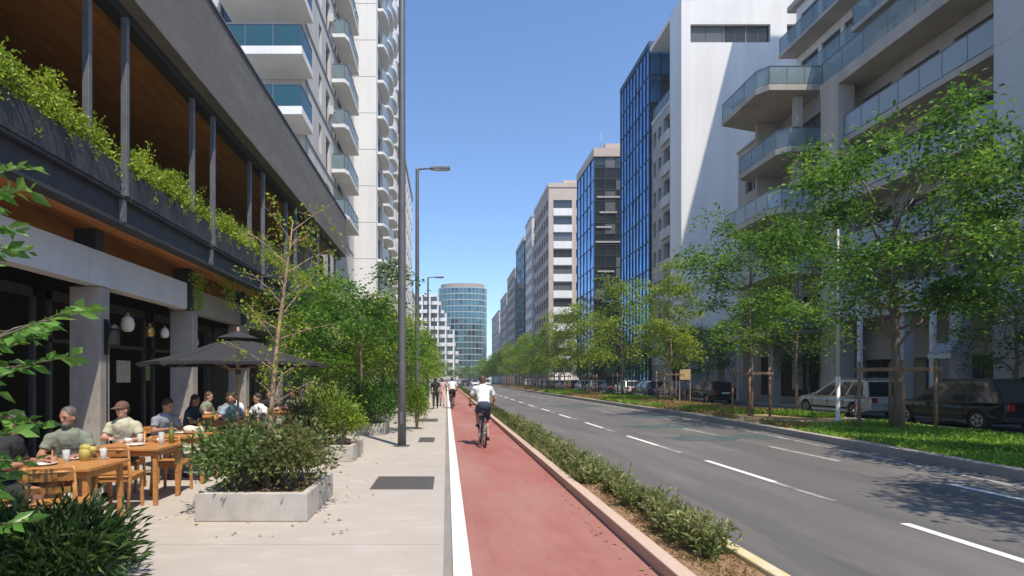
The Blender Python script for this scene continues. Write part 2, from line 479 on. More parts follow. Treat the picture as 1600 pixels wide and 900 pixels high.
def struct(o):
    o['kind'] = 'structure'
    return o

def leaf_mesh(name, c, d, size, width, tone, m, rng, fold=0.14, rollup=(1, 0)):
    """one mesh of many two-triangle folded leaves"""
    c = np.asarray(c, float); d = np.asarray(d, float)
    N = len(c)
    d /= np.linalg.norm(d, axis=1, keepdims=True) + 1e-9
    rd = rng.normal(size=(N, 3)) * rollup[0] + np.array([0, 0, rollup[1]])
    sd = np.cross(d, rd); sd /= np.linalg.norm(sd, axis=1, keepdims=True) + 1e-9
    up = np.cross(sd, d)
    up *= np.sign(up[:, 2:3] + 1e-9)
    sz = np.asarray(size).reshape(-1, 1) * np.ones((N, 1))
    v = np.empty((N, 4, 3))
    v[:, 0] = c
    v[:, 1] = c + d * sz * .48 + sd * sz * width * .5 + up * sz * fold
    v[:, 2] = c + d * sz - up * sz * fold * .3
    v[:, 3] = c + d * sz * .48 - sd * sz * width * .5 + up * sz * fold
    base = np.arange(N)[:, None] * 4
    fi = np.concatenate([base + 0, base + 1, base + 2, base + 0, base + 2, base + 3], axis=1).reshape(-1)
    me = bpy.data.meshes.new(name)
    me.vertices.add(N * 4); me.vertices.foreach_set('co', v.reshape(-1))
    me.loops.add(N * 6); me.loops.foreach_set('vertex_index', fi.astype(np.int32))
    me.polygons.add(N * 2)
    me.polygons.foreach_set('loop_start', np.arange(N * 2, dtype=np.int32) * 3)
    at = me.attributes.new('tone', 'FLOAT', 'POINT')
    at.data.foreach_set('value', np.repeat(np.clip(tone, 0, 1), 4).astype(np.float32))
    me.materials.append(m)
    me.update(calc_edges=True)
    return me
# ================================================================ the ground, road, pavements
rnd = random.Random(11)
YN, YF = -6.0, 205.0
def kerb_x(y):
    pts = [(-6, 8.1), (0, 8.55), (8.7, 9.3), (16.5, 10.0), (22, 10.35), (30, 10.45), (YF, 10.45)]
    for (a, xa), (b, xb) in zip(pts, pts[1:]):
        if y <= b: return xa + (xb - xa) * (y - a) / (b - a)
    return 10.45
KY = [-6, -2, 2, 5, 8.7, 12, 16.5, 19, 22, 26, 30, 60, YF]

g = MB(); g.quad((-900, -400, -.06), (900, -400, -.06), (900, 2200, -.06), (-900, 2200, -.06))
struct(g.build('ground', M['ground']))

def sheet(name, x0, x1, y0, y1, z, m, ny=40, zn=0.0):
    b = MB()
    ys = [y0 + (y1 - y0) * (i / ny) ** 2 for i in range(ny + 1)]
    for i in range(ny):
        b.quad((x0, ys[i], z), (x1, ys[i], z), (x1, ys[i + 1], z), (x0, ys[i + 1], z))
    return struct(b.build(name, m))

sheet('sidewalk', -15.0, -0.03, YN, YF, 0.0, M['sidewalk'])
swk = bpy.data.objects['sidewalk']
for j_ in range(16):
    jb = MB(); y_ = 5.35 + 4.75 * j_; jb.quad((-6.6, y_, .0012), (-.03, y_, .0012), (-.03, y_ + .011, .0012), (-6.6, y_ + .011, .0012))
    jb.build('pavement_joint', M['concrete'], swk)
sheet('drain_strip', -0.03, 0.056, YN, YF, -0.012, M['drain'])
sheet('cycle_path', 0.20, 1.80, YN, YF, 0.0, M['bike'])
sheet('path_edge_line', 0.056, 0.214, YN, YF, 0.004, M['paint_white'])
b = MB(); b.box(1.80, 1.95, YN, YF, -.05, .12)
struct(b.build('cycle_path_kerb', M['kerb'], bevel=.012))
b = MB(); b.box(2.55, 2.68, YN, YF, -.05, .125)
struct(b.build('road_kerb', M['kerb_yellow'], bevel=.015))
b = MB()
sr = random.Random(3)
N = 240
ys = [YN + (YF - YN) * (i / N) ** 1.8 for i in range(N + 1)]
xs = [1.95, 2.1, 2.25, 2.4, 2.55]
for y in ys:
    for i, x in enumerate(xs):
        b.v.append((x, y, .085 + (sr.uniform(-.02, .03) if 0 < i < 4 else 0)))
for j in range(N):
    for i in range(4):
        k = j * 5 + i
        b.face((k, k + 1, k + 6, k + 5), 0, True)
struct(b.build('planting_strip', M['soil']))

b = MB()
for i in range(len(KY) - 1):
    b.quad((2.68, KY[i], 0), (kerb_x(KY[i]), KY[i], 0), (kerb_x(KY[i + 1]), KY[i + 1], 0), (2.68, KY[i + 1], 0))
road = struct(b.build('road', M['road']))
# lane dashes, edge line
def dash(y0, y1, x, m=M['paint_white'], wd=.12):
    d = MB(); d.quad((x - wd / 2, y0, .004), (x + wd / 2, y0, .004), (x + wd / 2, y1, .004), (x - wd / 2, y1, .004))
    return d.build('lane_dash', m, road)
for k in range(34):
    y1 = 6.13 + 4.72 * k
    dash(y1 - 2.25, y1, 5.22 + (0.02 if k % 2 else 0))
    dash(y1 - 3.6, y1 - 2.25, 5.22, M['paint_worn'], .10)
    if k not in (3, 5): dash(y1 + 2.3 - 2.4, y1 + 2.3, 7.87, M['paint_white'] if k < 1 else M['paint_worn'])
d = MB()
for i in range(len(KY) - 1):
    a, c = kerb_x(KY[i]) - .5, kerb_x(KY[i + 1]) - .5
    d.quad((a - .06, KY[i], .004), (a + .06, KY[i], .004), (c + .06, KY[i + 1], .004), (c - .06, KY[i + 1], .004))
d.build('edge_line', M['paint_worn'], road)
d = MB()  # ragged patches of tree shade, laid on the road as teal colour
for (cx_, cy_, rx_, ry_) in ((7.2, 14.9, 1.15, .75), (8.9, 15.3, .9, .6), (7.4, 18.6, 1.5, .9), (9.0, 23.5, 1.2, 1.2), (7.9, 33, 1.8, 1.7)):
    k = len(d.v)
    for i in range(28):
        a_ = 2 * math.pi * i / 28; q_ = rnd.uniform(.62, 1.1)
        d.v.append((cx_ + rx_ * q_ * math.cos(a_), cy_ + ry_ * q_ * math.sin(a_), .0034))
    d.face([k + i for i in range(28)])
d.build('teal_shade_patch', M['teal_shade'], road)

# median kerb and verge
b = MB()
for i in range(len(KY) - 1):
    for (dx0, dx1) in ((0, .24),):
        y0, y1 = KY[i], KY[i + 1]
        a, c = kerb_x(y0), kerb_x(y1)
        k = len(b.v)
        b.v += [(a, y0, -.05), (a, y0, .17), (a + .24, y0, .17), (a + .24, y0, -.05),
                (c, y1, -.05), (c, y1, .17), (c + .24, y1, .17), (c + .24, y1, -.05)]
        for q in ((0, 1, 5, 4), (1, 2, 6, 5), (2, 3, 7, 6)): b.face([k + t for t in q])
struct(b.build('verge_kerb', M['kerb_grey'], bevel=0))
def verge_z(x, y):
    return .15 + .05 * math.sin(x * 1.3 + y * .4) * math.sin(y * .7 + 1)
b = MB()
ny, nx = 130, 14
vy = [YN + (YF - YN) * (i / ny) ** 1.7 for i in range(ny + 1)]
for y in vy:
    a = kerb_x(y) + .24
    for i in range(nx + 1):
        x = a + (15.3 - a) * i / nx
        b.v.append((x, y, .15 if i in (0, nx) else verge_z(x, y)))
for j in range(ny):
    for i in range(nx):
        k = j * (nx + 1) + i
        b.face((k, k + 1, k + nx + 2, k + nx + 1), 0, True)
struct(b.build('verge', M['dry_ground']))
b = MB(); b.box(15.3, 15.5, YN, YF, -.05, .17)
struct(b.build('side_road_kerb', M['kerb_grey'], bevel=.015))
sheet('side_road', 15.5, 20.2, YN, YF, 0.0, M['side_road'])
b = MB(); b.box(20.2, 60, YN, YF, -.05, .12)
struct(b.build('far_pavement', M['concrete']))

# ================================================================ building kit
PI2 = math.pi / 2
_cache = {}
class Bd:
    """a building: an Empty at its base; parts are given in world coordinates"""
    def __init__(s, name, label, cat, loc, group=None):
        s.e = thing(name, label, cat, loc, 0, group)
        s.o = Vector(loc)
    def part(s, name, mb, mats, parent=None, **k):
        if parent is None:
            return mb.build(name, mats, s.e, loc=-s.o, **k)
        return mb.build(name, mats, parent, **k)
    def box(s, name, m, *a, **k):
        b = MB(); b.box(*a); return s.part(name, b, m, **k)

def rot(th, u, w, v=0):
    c, n = math.cos(th), math.sin(th)
    return Vector((u * c - w * n, u * n + w * c, v))

def grid(cols, rows, u0, du, v0, dv, ww, wh):
    return [(u0 + i * du, u0 + i * du + ww, v0 + j * dv, v0 + j * dv + wh) for j in range(rows) for i in range(cols)]

def wall_mesh(W, H, ops, depth):
    us = sorted({0, W} | {round(q, 4) for o in ops for q in o[:2]})
    vs = sorted({0, H} | {round(q, 4) for o in ops for q in o[2:]})
    b = MB()
    def inside(u, v):
        return any(o[0] < u < o[1] and o[2] < v < o[3] for o in ops)
    rows = []
    for j in range(len(vs) - 1):
        vm = (vs[j] + vs[j + 1]) / 2
        i = 0
        while i < len(us) - 1:
            if inside((us[i] + us[i + 1]) / 2, vm): i += 1; continue
            k = i
            while k < len(us) - 1 and not inside((us[k] + us[k + 1]) / 2, vm): k += 1
            b.quad((us[i], 0, vs[j]), (us[k], 0, vs[j]), (us[k], 0, vs[j + 1]), (us[i], 0, vs[j + 1]))
            i = k
    for (u0, u1, v0, v1) in ops:
        b.quad((u0, 0, v0), (u0, depth, v0), (u0, depth, v1), (u0, 0, v1))
        b.quad((u1, depth, v0), (u1, 0, v0), (u1, 0, v1), (u1, depth, v1))
        b.quad((u0, 0, v0), (u1, 0, v0), (u1, depth, v0), (u0, depth, v0))
        b.quad((u0, depth, v1), (u1, depth, v1), (u1, 0, v1), (u0, 0, v1))
    return b

def facade(bd, org, th, W, H, ops, m, depth=.25, name='wall'):
    b = wall_mesh(W, H, ops, depth)
    return b.build(name, m, bd.e, loc=Vector(org) - bd.o, rz=th)

def window_mesh(w, h, cols, glass, frame, rail=False):
    key = ('win', round(w, 2), round(h, 2), cols, glass, frame, rail)
    if key not in _cache:
        b = MB(); f = min(.07, w * .08); t = .035
        b.box(0, w, -t, t, 0, f); b.box(0, w, -t, t, h - f, h)
        b.box(0, f, -t, t, f, h - f); b.box(w - f, w, -t, t, f, h - f)
        for i in range(1, cols):
            x = w * i / cols
            b.box(x - f * .4, x + f * .4, -t, t, f, h - f)
        if rail: b.box(f, w - f, -t, t, h * .68, h * .68 + f * .8)
        b.quad((f * .5, .01, f * .5), (w - f * .5, .01, f * .5), (w - f * .5, .01, h - f * .5), (f * .5, .01, h - f * .5), 1)
        _cache[key] = b.mesh('window', [M[frame], M[glass]])
    return _cache[key]

def put_windows(bd, org, th, ops, depth=.2, cols=2, glass=('win', 'win', 'win2'), frame='frame', rail=False, seed=1, par=None):
    r = random.Random(seed)
    for (u0, u1, v0, v1) in ops:
        me = window_mesh(u1 - u0, v1 - v0, cols, r.choice(glass), frame, rail)
        inst('window', me, bd.e, Vector(org) - bd.o + rot(th, u0, depth, v0), th)

def pane_mesh(w, h, glass):
    key = ('pane', round(w, 3), round(h, 3), glass)
    if key not in _cache:
        b = MB(); b.box(-w / 2, w / 2, -.02, .02, -h / 2, h / 2)
        _cache[key] = b.mesh('pane', M[glass])
    return _cache[key]

def curtain(bd, org, th, W, v0, v1, cols, rows, glass, mull, seed=1, split=True):
    """curtain wall: every pane an object, slightly out of true like real glazing; mullions proud"""
    r = random.Random(seed)
    du, dv = W / cols, (v1 - v0) / rows
    for j in range(rows):
        for i in range(cols):
            g_ = glass if isinstance(glass, str) else r.choice(glass)
            me = pane_mesh(du - .04, dv - .06, g_)
            o = inst('glass_pane', me, bd.e, Vector(org) - bd.o + rot(th, (i + .5) * du, .06, v0 + (j + .5) * dv), th + r.gauss(0, .008), r.gauss(0, .008))
    b = MB()
    for i in range(cols + 1):
        b.box(i * du - .045, i * du + .045, -.06, .12, v0, v1)
    b.build('mullion', M[mull], bd.e, loc=Vector(org) - bd.o, rz=th)
    b = MB()
    for j in range(rows + 1):
        b.box(0, W, -.03, .1, v0 + j * dv - .06, v0 + j * dv + .06)
    b.build('transom', M[mull], bd.e, loc=Vector(org) - bd.o, rz=th)

def glass_run(parent, p0, p1, z, h=1.05, step=1.25, glass='rail_glass', rail='rail', posts=True):
    """panels, posts and a handrail from p0 to p1 (local to parent)"""
    p0, p1 = Vector((*p0, 0)), Vector((*p1, 0))
    Ln = (p1 - p0).length
    n = max(1, round(Ln / step)); th = math.atan2(p1.y - p0.y, p1.x - p0.x)
    wd = Ln / n
    key = ('gp', round(wd, 3), h, glass)
    if key not in _cache:
        b = MB(); b.box(-wd / 2 + .02, wd / 2 - .02, -.012, .012, .06, h - .03)
        _cache[key] = b.mesh('glass_panel', M[glass])
    for i in range(n):
        c = p0.lerp(p1, (i + .5) / n)
        inst('glass_panel', _cache[key], parent, (c.x, c.y, z), th)
    b = MB()
    b.bar((p0.x, p0.y, z + h), (p1.x, p1.y, z + h), .06, .04)
    b.build('handrail', M[rail], parent)
    if posts:
        key = ('post', h, rail)
        if key not in _cache:
            b = MB(); b.box(-.022, .022, -.022, .022, 0, h)
            _cache[key] = b.mesh('post', M[rail])
        for i in range(n + 1):
            c = p0.lerp(p1, i / n)
            inst('post', _cache[key], parent, (c.x, c.y, z), th)

def balcony(bd, poly, z, t, m, runs, glass='rail_glass', h=1.05, step=1.25, posts=True, upstand=0.0, under=None):
    """slab of a given outline (world xy) with glass runs given as pairs of outline points"""
    b = MB(); b.prism(poly, 'z', z, z + t)
    s = bd.part('balcony', b, m, fix=True, bevel=.02)
    for (p, q) in runs:
        glass_run(s, p, q, z + t, h, step, glass, posts=posts)
    return s

# ================================================================ LEFT: the terrace restaurant
bl = Bd('restaurant_building', 'dark two storey restaurant building with open timber lined upper terrace on the pavement', 'building', (-7.0, -3.0, 0))
YS = [-1.0 + 3.95 * i for i in range(9)]           # bay lines: -1, 2.95, 6.9, 10.85, 14.8 ...
Y0, Y1 = -3.0, 32.0
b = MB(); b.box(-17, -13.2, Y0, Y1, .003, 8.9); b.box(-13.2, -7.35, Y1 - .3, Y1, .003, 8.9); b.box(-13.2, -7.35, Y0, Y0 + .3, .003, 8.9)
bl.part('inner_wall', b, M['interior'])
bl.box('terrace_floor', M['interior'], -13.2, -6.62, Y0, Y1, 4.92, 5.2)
bl.box('roof', M['fascia'], -17, -6.32, Y0, Y1, 9.12, 11.1)
f = bl.box('fascia', M['fascia'], -6.3, -5.98, Y0, Y1, 8.9, 11.18, bevel=.01)
bl.box('fascia_edge', M['dark_steel'], -6.62, -6.302, Y0, Y1, 8.72, 9.1)
bl.box('roof_coping', M['grey_steel'], -6.42, -5.94, Y0, Y1, 11.184, 11.24)
# ceiling boards of the terrace
for i in range(18):
    x = -13.1 + i * .36
    bl.box('ceiling_board', M['wood_ceiling'], x, x + .345, Y0 + .3, Y1 - .3, 8.98 + rnd.uniform(-.006, .006), 9.06)
# soffit boards below the terrace
for i in range(9):
    x = -9.6 + i * .34
    bl.box('soffit_board', M['wood_ceiling'], x, x + .325, Y0 + .3, Y1 - .3, 4.70 + rnd.uniform(-.005, .005), 4.76)
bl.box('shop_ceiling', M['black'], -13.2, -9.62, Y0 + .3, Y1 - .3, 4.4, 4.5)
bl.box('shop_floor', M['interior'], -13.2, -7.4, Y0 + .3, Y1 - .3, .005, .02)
# columns
for y in YS:
    if y > 1: bl.box('column', M['column_concrete'], -7.62, -7.0, y, y + .32, .003, 3.52, bevel=.015)
    if y > 1: bl.box('column_head', M['dark_steel'], -7.55, -7.1, y + .03, y + .29, 3.525, 4.7)
# beam panels
for i in range(len(YS) - 1):
    ya, yb = YS[i] - .35, YS[i + 1] - .35
    if i < 4:
        bl.box('beam_panel', M['beam_white'], -7.3, -6.97, ya + .012, yb - .012, 3.53, 4.22, bevel=.008)
    else:
        bl.box('beam_panel', M['wall_taupe'], -7.5, -7.2, ya + .012, yb - .012, 3.53, 4.22, bevel=.008)
# window frames, dim back rooms
for i in range(len(YS) - 1):
    b = MB(); ya, yb = YS[i] + .34, YS[i + 1] - .02
    b.box(-8.35, -8.27, ya, ya + .09, .02, 3.5); b.box(-8.35, -8.27, yb - .09, yb, .02, 3.5)
    b.box(-8.35, -8.27, ya, yb, 3.3, 3.5); b.box(-8.35, -8.27, ya, yb, 2.42, 2.5)
    bl.part('shopfront_frame', b, M['dark_steel'])
# channel beam under the planters, with stiffeners
b = MB(); b.box(-6.62, -6.40, Y0, Y1, 4.72, 5.16); b.box(-6.62, -6.32, Y0, Y1, 4.66, 4.715); b.box(-6.62, -6.30, Y0, Y1, 5.165, 5.22)
bl.part('channel_beam', b, M['dark_steel'])
for y in YS:
    bl.box('stiffener', M['grey_steel'], -6.395, -6.31, y - .36, y - .25, 4.72, 5.16)
# planter boxes and paired posts
for i in range(len(YS) - 1):
    ya, yb = YS[i] - .12, YS[i + 1] - .50
    b = MB()
    b.box(-6.34, -6.28, ya, yb, 5.23, 5.78); b.box(-6.88, -6.82, ya, yb, 5.23, 5.78)
    b.box(-6.82, -6.34, ya, ya + .05, 5.23, 5.78); b.box(-6.82, -6.34, yb - .05, yb, 5.23, 5.78)
    b.box(-6.82, -6.34, ya + .05, yb - .05, 5.23, 5.62)
    bl.part('planter_box', b, M['dark_steel'], bevel=.008)
for i, y in enumerate(YS):
    for dy, x in ((-.30, -6.31), (-1.25, -6.42)):
        pb = MB(); pb.box(x - .06, x + .06, y + dy - .05, y + dy + .05, 5.225, 8.72)
        bl.part('post', pb, M['grey_steel'], bevel=.006)

# things inside and on the restaurant
def pendant(x, y, z, r, label, m='lampshade'):
    t = thing('pendant_lamp', label, 'lamp', (x, y, z))
    b = MB(); b.lathe([(r * .35, r * 1.3), (r * .8, r * .9), (r, 0), (r * .85, -r * .75), (r * .45, -r * 1.1)], 14)
    b.build('shade', M[m], t)
    b = MB(); b.tube((0, 0, r * 1.3), (0, 0, 4.4 - z), .008, n=5); b.build('cord', M['black'], t)
    b = MB(); b.lathe([(r * .3, r * 1.3), (r * .28, r * 1.7), (.01, r * 1.9)], 10); b.build('cap', M['brass'], t)
pendant(-7.45, 12.55, 2.92, .15, 'large pale round pendant lamp just behind the concrete column with the lantern', 'lampshade')
pendant(-7.6, 13.75, 2.85, .12, 'small brass coloured pendant lamp in the middle of the shopfront bay', 'brass')
pendant(-7.5, 14.3, 2.86, .11, 'small pale pendant lamp beside the second concrete column', 'lampshade')
pendant(-7.6, 16.2, 2.75, .12, 'small yellowish pendant lamp above the black umbrella')
t = thing('wall_lantern', 'black wall lantern fixed to the street side of the sunlit concrete column', 'lantern', (-6.97, 11.03, 2.45))
b = MB(); b.box(-.028, .0, -.06, .06, -.3, .42); b.box(0, .14, -.015, .015, .3, .34); b.build('bracket', M['black'], t)
b = MB(); b.prism([(-.08, -.08), (.08, -.08), (.08, .08), (-.08, .08)], 'z', -.12, .2); b.build('lantern_body', M['trim'], t, loc=(.14, 0, .02), bevel=.01)
b = MB(); b.lathe([(.12, .22), (.10, .26), (.02, .33)], 8, (.14, 0, 0)); b.build('lantern_roof', M['black'], t)
b = MB(); b.path([(.0, 0, -.3), (.0, 0, -2.2)], .012, 6); b.build('conduit', M['black'], t)
def board(x, y, z, w_, h_, m, label):
    b = MB(); b.box(-.02, .02, -w_ / 2, w_ / 2, 0, h_)
    o = b.build('notice_board', M[m], None, (x, y, z), bevel=.006)
    tag(o, label, 'notice board')
board(-9.2, 15.3, 1.55, .62, .62, 'sign_white', 'pale square notice inside the dark shopfront left of the green one')
board(-9.2, 16.65, 1.6, .5, .58, 'sign_green', 'green framed notice inside the dark shopfront near the umbrella')

# ================================================================ LEFT: apartment tower with corner balconies
a = Bd('apartment_tower', 'pale apartment tower with dark glass corner balconies rising behind the restaurant roof', 'building', (-7.7, 29.2, 0))
FH = 3.02
a.box('core', M['wall_pale'], -22, -8.0, 29.5, 44.6, .003, 42)
zl = [11.9 + FH * k for k in range(9)]
ops = [(u0, u1, v0, v1) for z in zl for (u0, u1, v0, v1) in ((0.8, 4.6, z + .05, z + 2.3), (6.3, 9.6, z + .05, z + 2.3), (11.2, 13.2, z + .05, z + 2.3))]
ops = [(13.9 - u1, 13.9 - u0, v0, v1) for (u0, u1, v0, v1) in ops]
facade(a, (-21.6, 29.2, 0), 0, 13.9, 42, ops, M['wall_pale'], .3)
put_windows(a, (-21.6, 29.2, 0), 0, ops, .22, 3, seed=4)
ops = [(3.2, 3.9, z + .5, z + 2.2) for z in zl] + [(5.1, 6.3, z + .05, z + 2.3) for z in zl] + [(7.4, 10.6, z + .05, z + 2.3) for z in zl]
facade(a, (-7.7, 29.2, 0), PI2, 15.4, 42, ops, M['wall_pale'], .3)
put_windows(a, (-7.7, 29.2, 0), PI2, ops, .22, 2, seed=5)
for k, z in enumerate(zl):
    balcony(a, [(-11.6, 26.9), (-7.25, 26.9), (-7.25, 29.19), (-11.6, 29.19)], z - .03, .42, M['wall_white'],
            [((-11.5, 26.98), (-7.33, 26.98)), ((-7.33, 26.98), (-7.33, 29.15)), ((-11.5, 29.15), (-11.5, 26.98))], 'rail_dark', 1.12, 1.4)
    b = MB(); b.box(-7.9, -7.34, 29.15, 29.198, z + .4, z + FH - .05)
    balcony(a, [(-7.69, 36.0), (-6.85, 36.0), (-6.62, 36.5), (-6.62, 40.6), (-7.69, 40.6)], z + .55, .26, M['wall_white'],
            [((-7.65, 36.05), (-6.87, 36.05)), ((-6.87, 36.05), (-6.67, 36.5)), ((-6.67, 36.5), (-6.67, 40.5))], 'rail_glass', 1.0, 1.1)
    bb = MB(); bb.box(-7.69, -7.64, 29.3, 44.4, z - .06, z + .02); a.part('floor_band', bb, M['wall_grey'])
    if k % 2 == 0:
        t = MB(); t.box(-7.66, -7.40, 35.0, 35.6, z + .95, z + 1.5); t.lathe([(.18, 0), (.18, .02)], 12, (-7.39, 35.3, z + 1.2)); a.part('air_conditioner', t, M['frame_white'], bevel=.02)
a.box('parapet', M['wall_white'], -22, -7.66, 29.15, 44.7, 42.004, 42.9)

# white slab tower with end wall and curved side balconies
c = Bd('slab_tower', 'tall white slab tower with blank sunlit end wall and stacked side balconies, left of street', 'building', (-5.9, 45, 0))
c.box('core', M['wall_white'], -22, -6.25, 45.3, 62, .003, 46)
b = wall_mesh(16.1, 46, [], .2)
facade(c, (-22, 45.0, 0), 0, 16.1, 46, [], M['wall_white'], .2)
zl = [2.6 + 3.05 * k for k in range(14)]
ops = [(u, u + 2.6, z + .05, z + 2.3) for z in zl for u in (1.2, 5.2, 9.2, 13.0)]
facade(c, (-5.9, 45.0, 0), PI2, 17, 46, ops, M['wall_white'], .3)
put_windows(c, (-5.9, 45.0, 0), PI2, ops, .22, 2, seed=6)
for z in zl:
    j = MB(); j.box(-22, -5.92, 44.985, 45.0, z - .03, z + .01); c.part('panel_joint', j, M['wall_pale'])
    for y0 in (45.8, 50.0, 54.2, 58.2):
        poly = [(-5.89, y0)] + [(-5.9 + .78 * math.sin(math.pi * (i + .5) / 8) ** .28, y0 + 3.5 * i / 7) for i in range(8)] + [(-5.89, y0 + 3.5)]
        bb = MB(); bb.prism(poly, 'z', z - .1, z + .12)
        s_ = c.part('balcony', bb, M['wall_white'], fix=True)
        for i in range(1, 8):
            p, q = poly[i], poly[i + 1]
            pb = MB(); pb.bar((p[0] - .03, p[1], z + .6), (q[0] - .03, q[1], z + .6), .02, .95); pb.build('rail_panel', M['rail_pale'] if y0 < 53 else M['wall_white'], s_)
c.box('parapet', M['wall_white'], -22, -5.86, 44.97, 62.05, 46.004, 46.8)

def simple_block(name, label, x0, x1, y0, y1, H, mw, side, front=None, street=None, seed=1, roof='wall_grey', frame='frame'):
    """plain block: window grids on the face towards us and on the street face. front/street = (cols, rows, ww, wh, v0, dv, glass)"""
    q = Bd(name, label, 'building', ((x0 if side == 'R' else x1), y0, 0))
    dp = .3
    xa, xb = (x0 + dp, x1) if side == 'R' else (x0, x1 - dp)
    q.box('core', M[mw], xa, xb, y0 + dp, y1, .003, H - .01)
    W = x1 - x0
    def opsf(W, spec):
        n, rows, ww, wh, v0, dv, gl, nc = spec
        du = W / n
        return grid(n, rows, (du - ww) / 2, du, v0, dv, ww, wh)
    o1 = opsf(W, front) if front else []
    facade(q, (x0, y0, 0), 0, W, H, o1, M[mw], dp)
    if front: put_windows(q, (x0, y0, 0), 0, o1, dp * .7, front[7], front[6], frame, seed=seed)
    o2 = opsf(y1 - y0, street) if street else []
    if side == 'R': org, th = (x0, y1, 0), -PI2
    else: org, th = (x1, y0, 0), PI2
    facade(q, org, th, y1 - y0, H, o2, M[mw], dp)
    if street: put_windows(q, org, th, o2, dp * .7, street[7], street[6], frame, seed=seed + 1)
    pp = MB(); pp.box(x0 - .15, x1 + .15, y0 - .15, y0 + .15, H + .003, H + .7); pp.box(x0 - .15, x0 + .15, y0 + .15, y1, H + .003, H + .7)
    pp.box(x1 - .15, x1 + .15, y0 + .15, y1, H + .003, H + .7); pp.box(x0 + .15, x1 - .15, y0 + .15, y1, H + .003, H + .1)
    q.part('parapet', pp, M[roof])
    return q
WG = ('win', 'win', 'win2')
simple_block('apartment_block', 'white apartment block beyond the slab tower on the left, seen edge on', -20, -5.9, 66, 92, 32, 'wall_white', 'L', None, (8, 9, 1.7, 1.6, 3, 3.2, WG, 2), 21)
simple_block('apartment_block', 'low pale block farther down the left side behind the lime trees', -26, -8.2, 104, 138, 22, 'wall_pale', 'L', (6, 6, 1.7, 1.6, 3, 3.2, WG, 2), (8, 6, 1.8, 1.6, 3, 3.2, WG, 2), 22)
# ================================================================ END OF THE STREET
# white block with scalloped balconies, stepping back towards the top
q = Bd('scalloped_apartment_block', 'white block with wavy balcony bands stepping back upwards, left of the teal tower', 'building', (-4, 210, 0))
NFL = 10
for k in range(NFL):
    z = 1.5 + k * 3.25
    xr = 4.6 - max(0, k - 3) * 1.15
    q.box('storey', M['win'], -16, xr - 1.2, 211.4, 235, z, z + 3.2)
    x = -15.6; i = 0
    sh = (k % 2) * .9
    while x < xr - 2.3:
        # a bowed balcony with solid white front
        poly = [(x, 211.38)] + [(x + 2.5 * t / 6, 211.2 - .8 * math.sin(math.pi * (t + .3) / 6.6) ** .7) for t in range(7)] + [(x + 2.5, 211.38)]
        bb = MB(); bb.prism([(u + sh * .4, v) for u, v in poly], 'z', z, z + 1.35)
        q.part('balcony', bb, M['wall_white'], fix=True)
        wb = MB(); wb.box(x + 2.5, x + 3.1, 211.1, 211.39, z, z + 3.2); q.part('pier', wb, M['wall_white'])
        x += 3.1
    for y in (212, 217, 222, 227):
        bb = MB(); bb.box(xr - 1.19, xr, y, y + 3.6, z, z + 1.3); q.part('balcony', bb, M['wall_white'])
q.box('parapet', M['wall_white'], -16, -4.0, 211.6, 235, 1.5 + NFL * 3.25, 2.4 + NFL * 3.25)

# teal glass tower with rounded plan
q = Bd('glass_tower', 'teal glass office tower with rounded corner closing the end of the street', 'building', (8, 262, 0))
def arc_plan(n):
    pts = []
    for i in range(n + 1):
        a = math.pi * (1.0 - 1.0 * i / n)
        pts.append((7.95 + 12.1 * math.cos(a), 272 - 11.0 * max(0, math.sin(a)) ** .55))
    return pts
PL = arc_plan(18)
RW, Z0 = 15, 2.0
dz = 44.5 / RW
rr = random.Random(5)
core = [(7.6 + (x - 7.6) * .965, 272 + (y - 272) * .965) for x, y in PL]
bb = MB(); bb.prism(core + [(18.9, 290), (-4.3, 290)], 'z', .003, 46.2); q.part('core', bb, M['wall_blue'], fix=True)
for k in range(RW):
    z = Z0 + k * dz
    for i in range(18):
        p, r_ = Vector(PL[i]), Vector(PL[i + 1])
        wd = (r_ - p).length
        me = pane_mesh(round(wd - .12, 2), round(dz - .75, 2), rr.choice(('win_teal', 'win_teal', 'win_teal', 'win_dark')))
        c_ = (p + r_) / 2
        inst('glass_pane', me, q.e, Vector((c_.x, c_.y, z + dz / 2 - .1)) - q.o, math.atan2(r_.y - p.y, r_.x - p.x) + rr.gauss(0, .012), rr.gauss(0, .012))
    bb = MB()
    for i in range(18):
        p, r_ = PL[i], PL[i + 1]
        bb.bar((p[0], p[1], z + dz - .3), (r_[0], r_[1], z + dz - .3), .18, .5)
    q.part('spandrel', bb, M['teal_band'])
bb = MB()
for i in range(19):
    bb.box(PL[i][0] - .07, PL[i][0] + .07, PL[i][1] - .12, PL[i][1] + .1, Z0, 46.6)
q.part('mullion', bb, M['teal_band'])
bb = MB(); bb.prism([(7.6 + (x - 7.6) * .9, 272 + (y - 272) * .9) for x, y in PL] + [(17, 289), (-3, 289)], 'z', 46.21, 48.4); q.part('roof_plant', bb, M['wall_taupe'], fix=True)

# ================================================================ RIGHT ROW, far to near
simple_block('office_block', 'farthest pale block at the far end of the right hand row', 22, 40, 226, 262, 30, 'wall_pale', 'R', (7, 9, 1.7, 1.6, 2.5, 3.1, WG, 2), (9, 9, 1.8, 1.6, 2.5, 3.1, WG, 2), 31)
simple_block('office_block', 'narrow grey block second from the far end of the right hand row', 22, 40, 199, 220, 33, 'wall_grey', 'R', (7, 9, 1.7, 1.7, 3, 3.3, WG, 2), (6, 9, 2.0, 1.8, 3, 3.3, WG, 2), 32)
simple_block('office_block', 'dark taupe block third from the far end of the right hand row', 22, 40, 174, 195, 37, 'wall_taupe', 'R', (7, 10, 1.8, 1.7, 3, 3.4, WG, 2), (6, 10, 2.2, 1.8, 3, 3.4, WG, 2), 33)
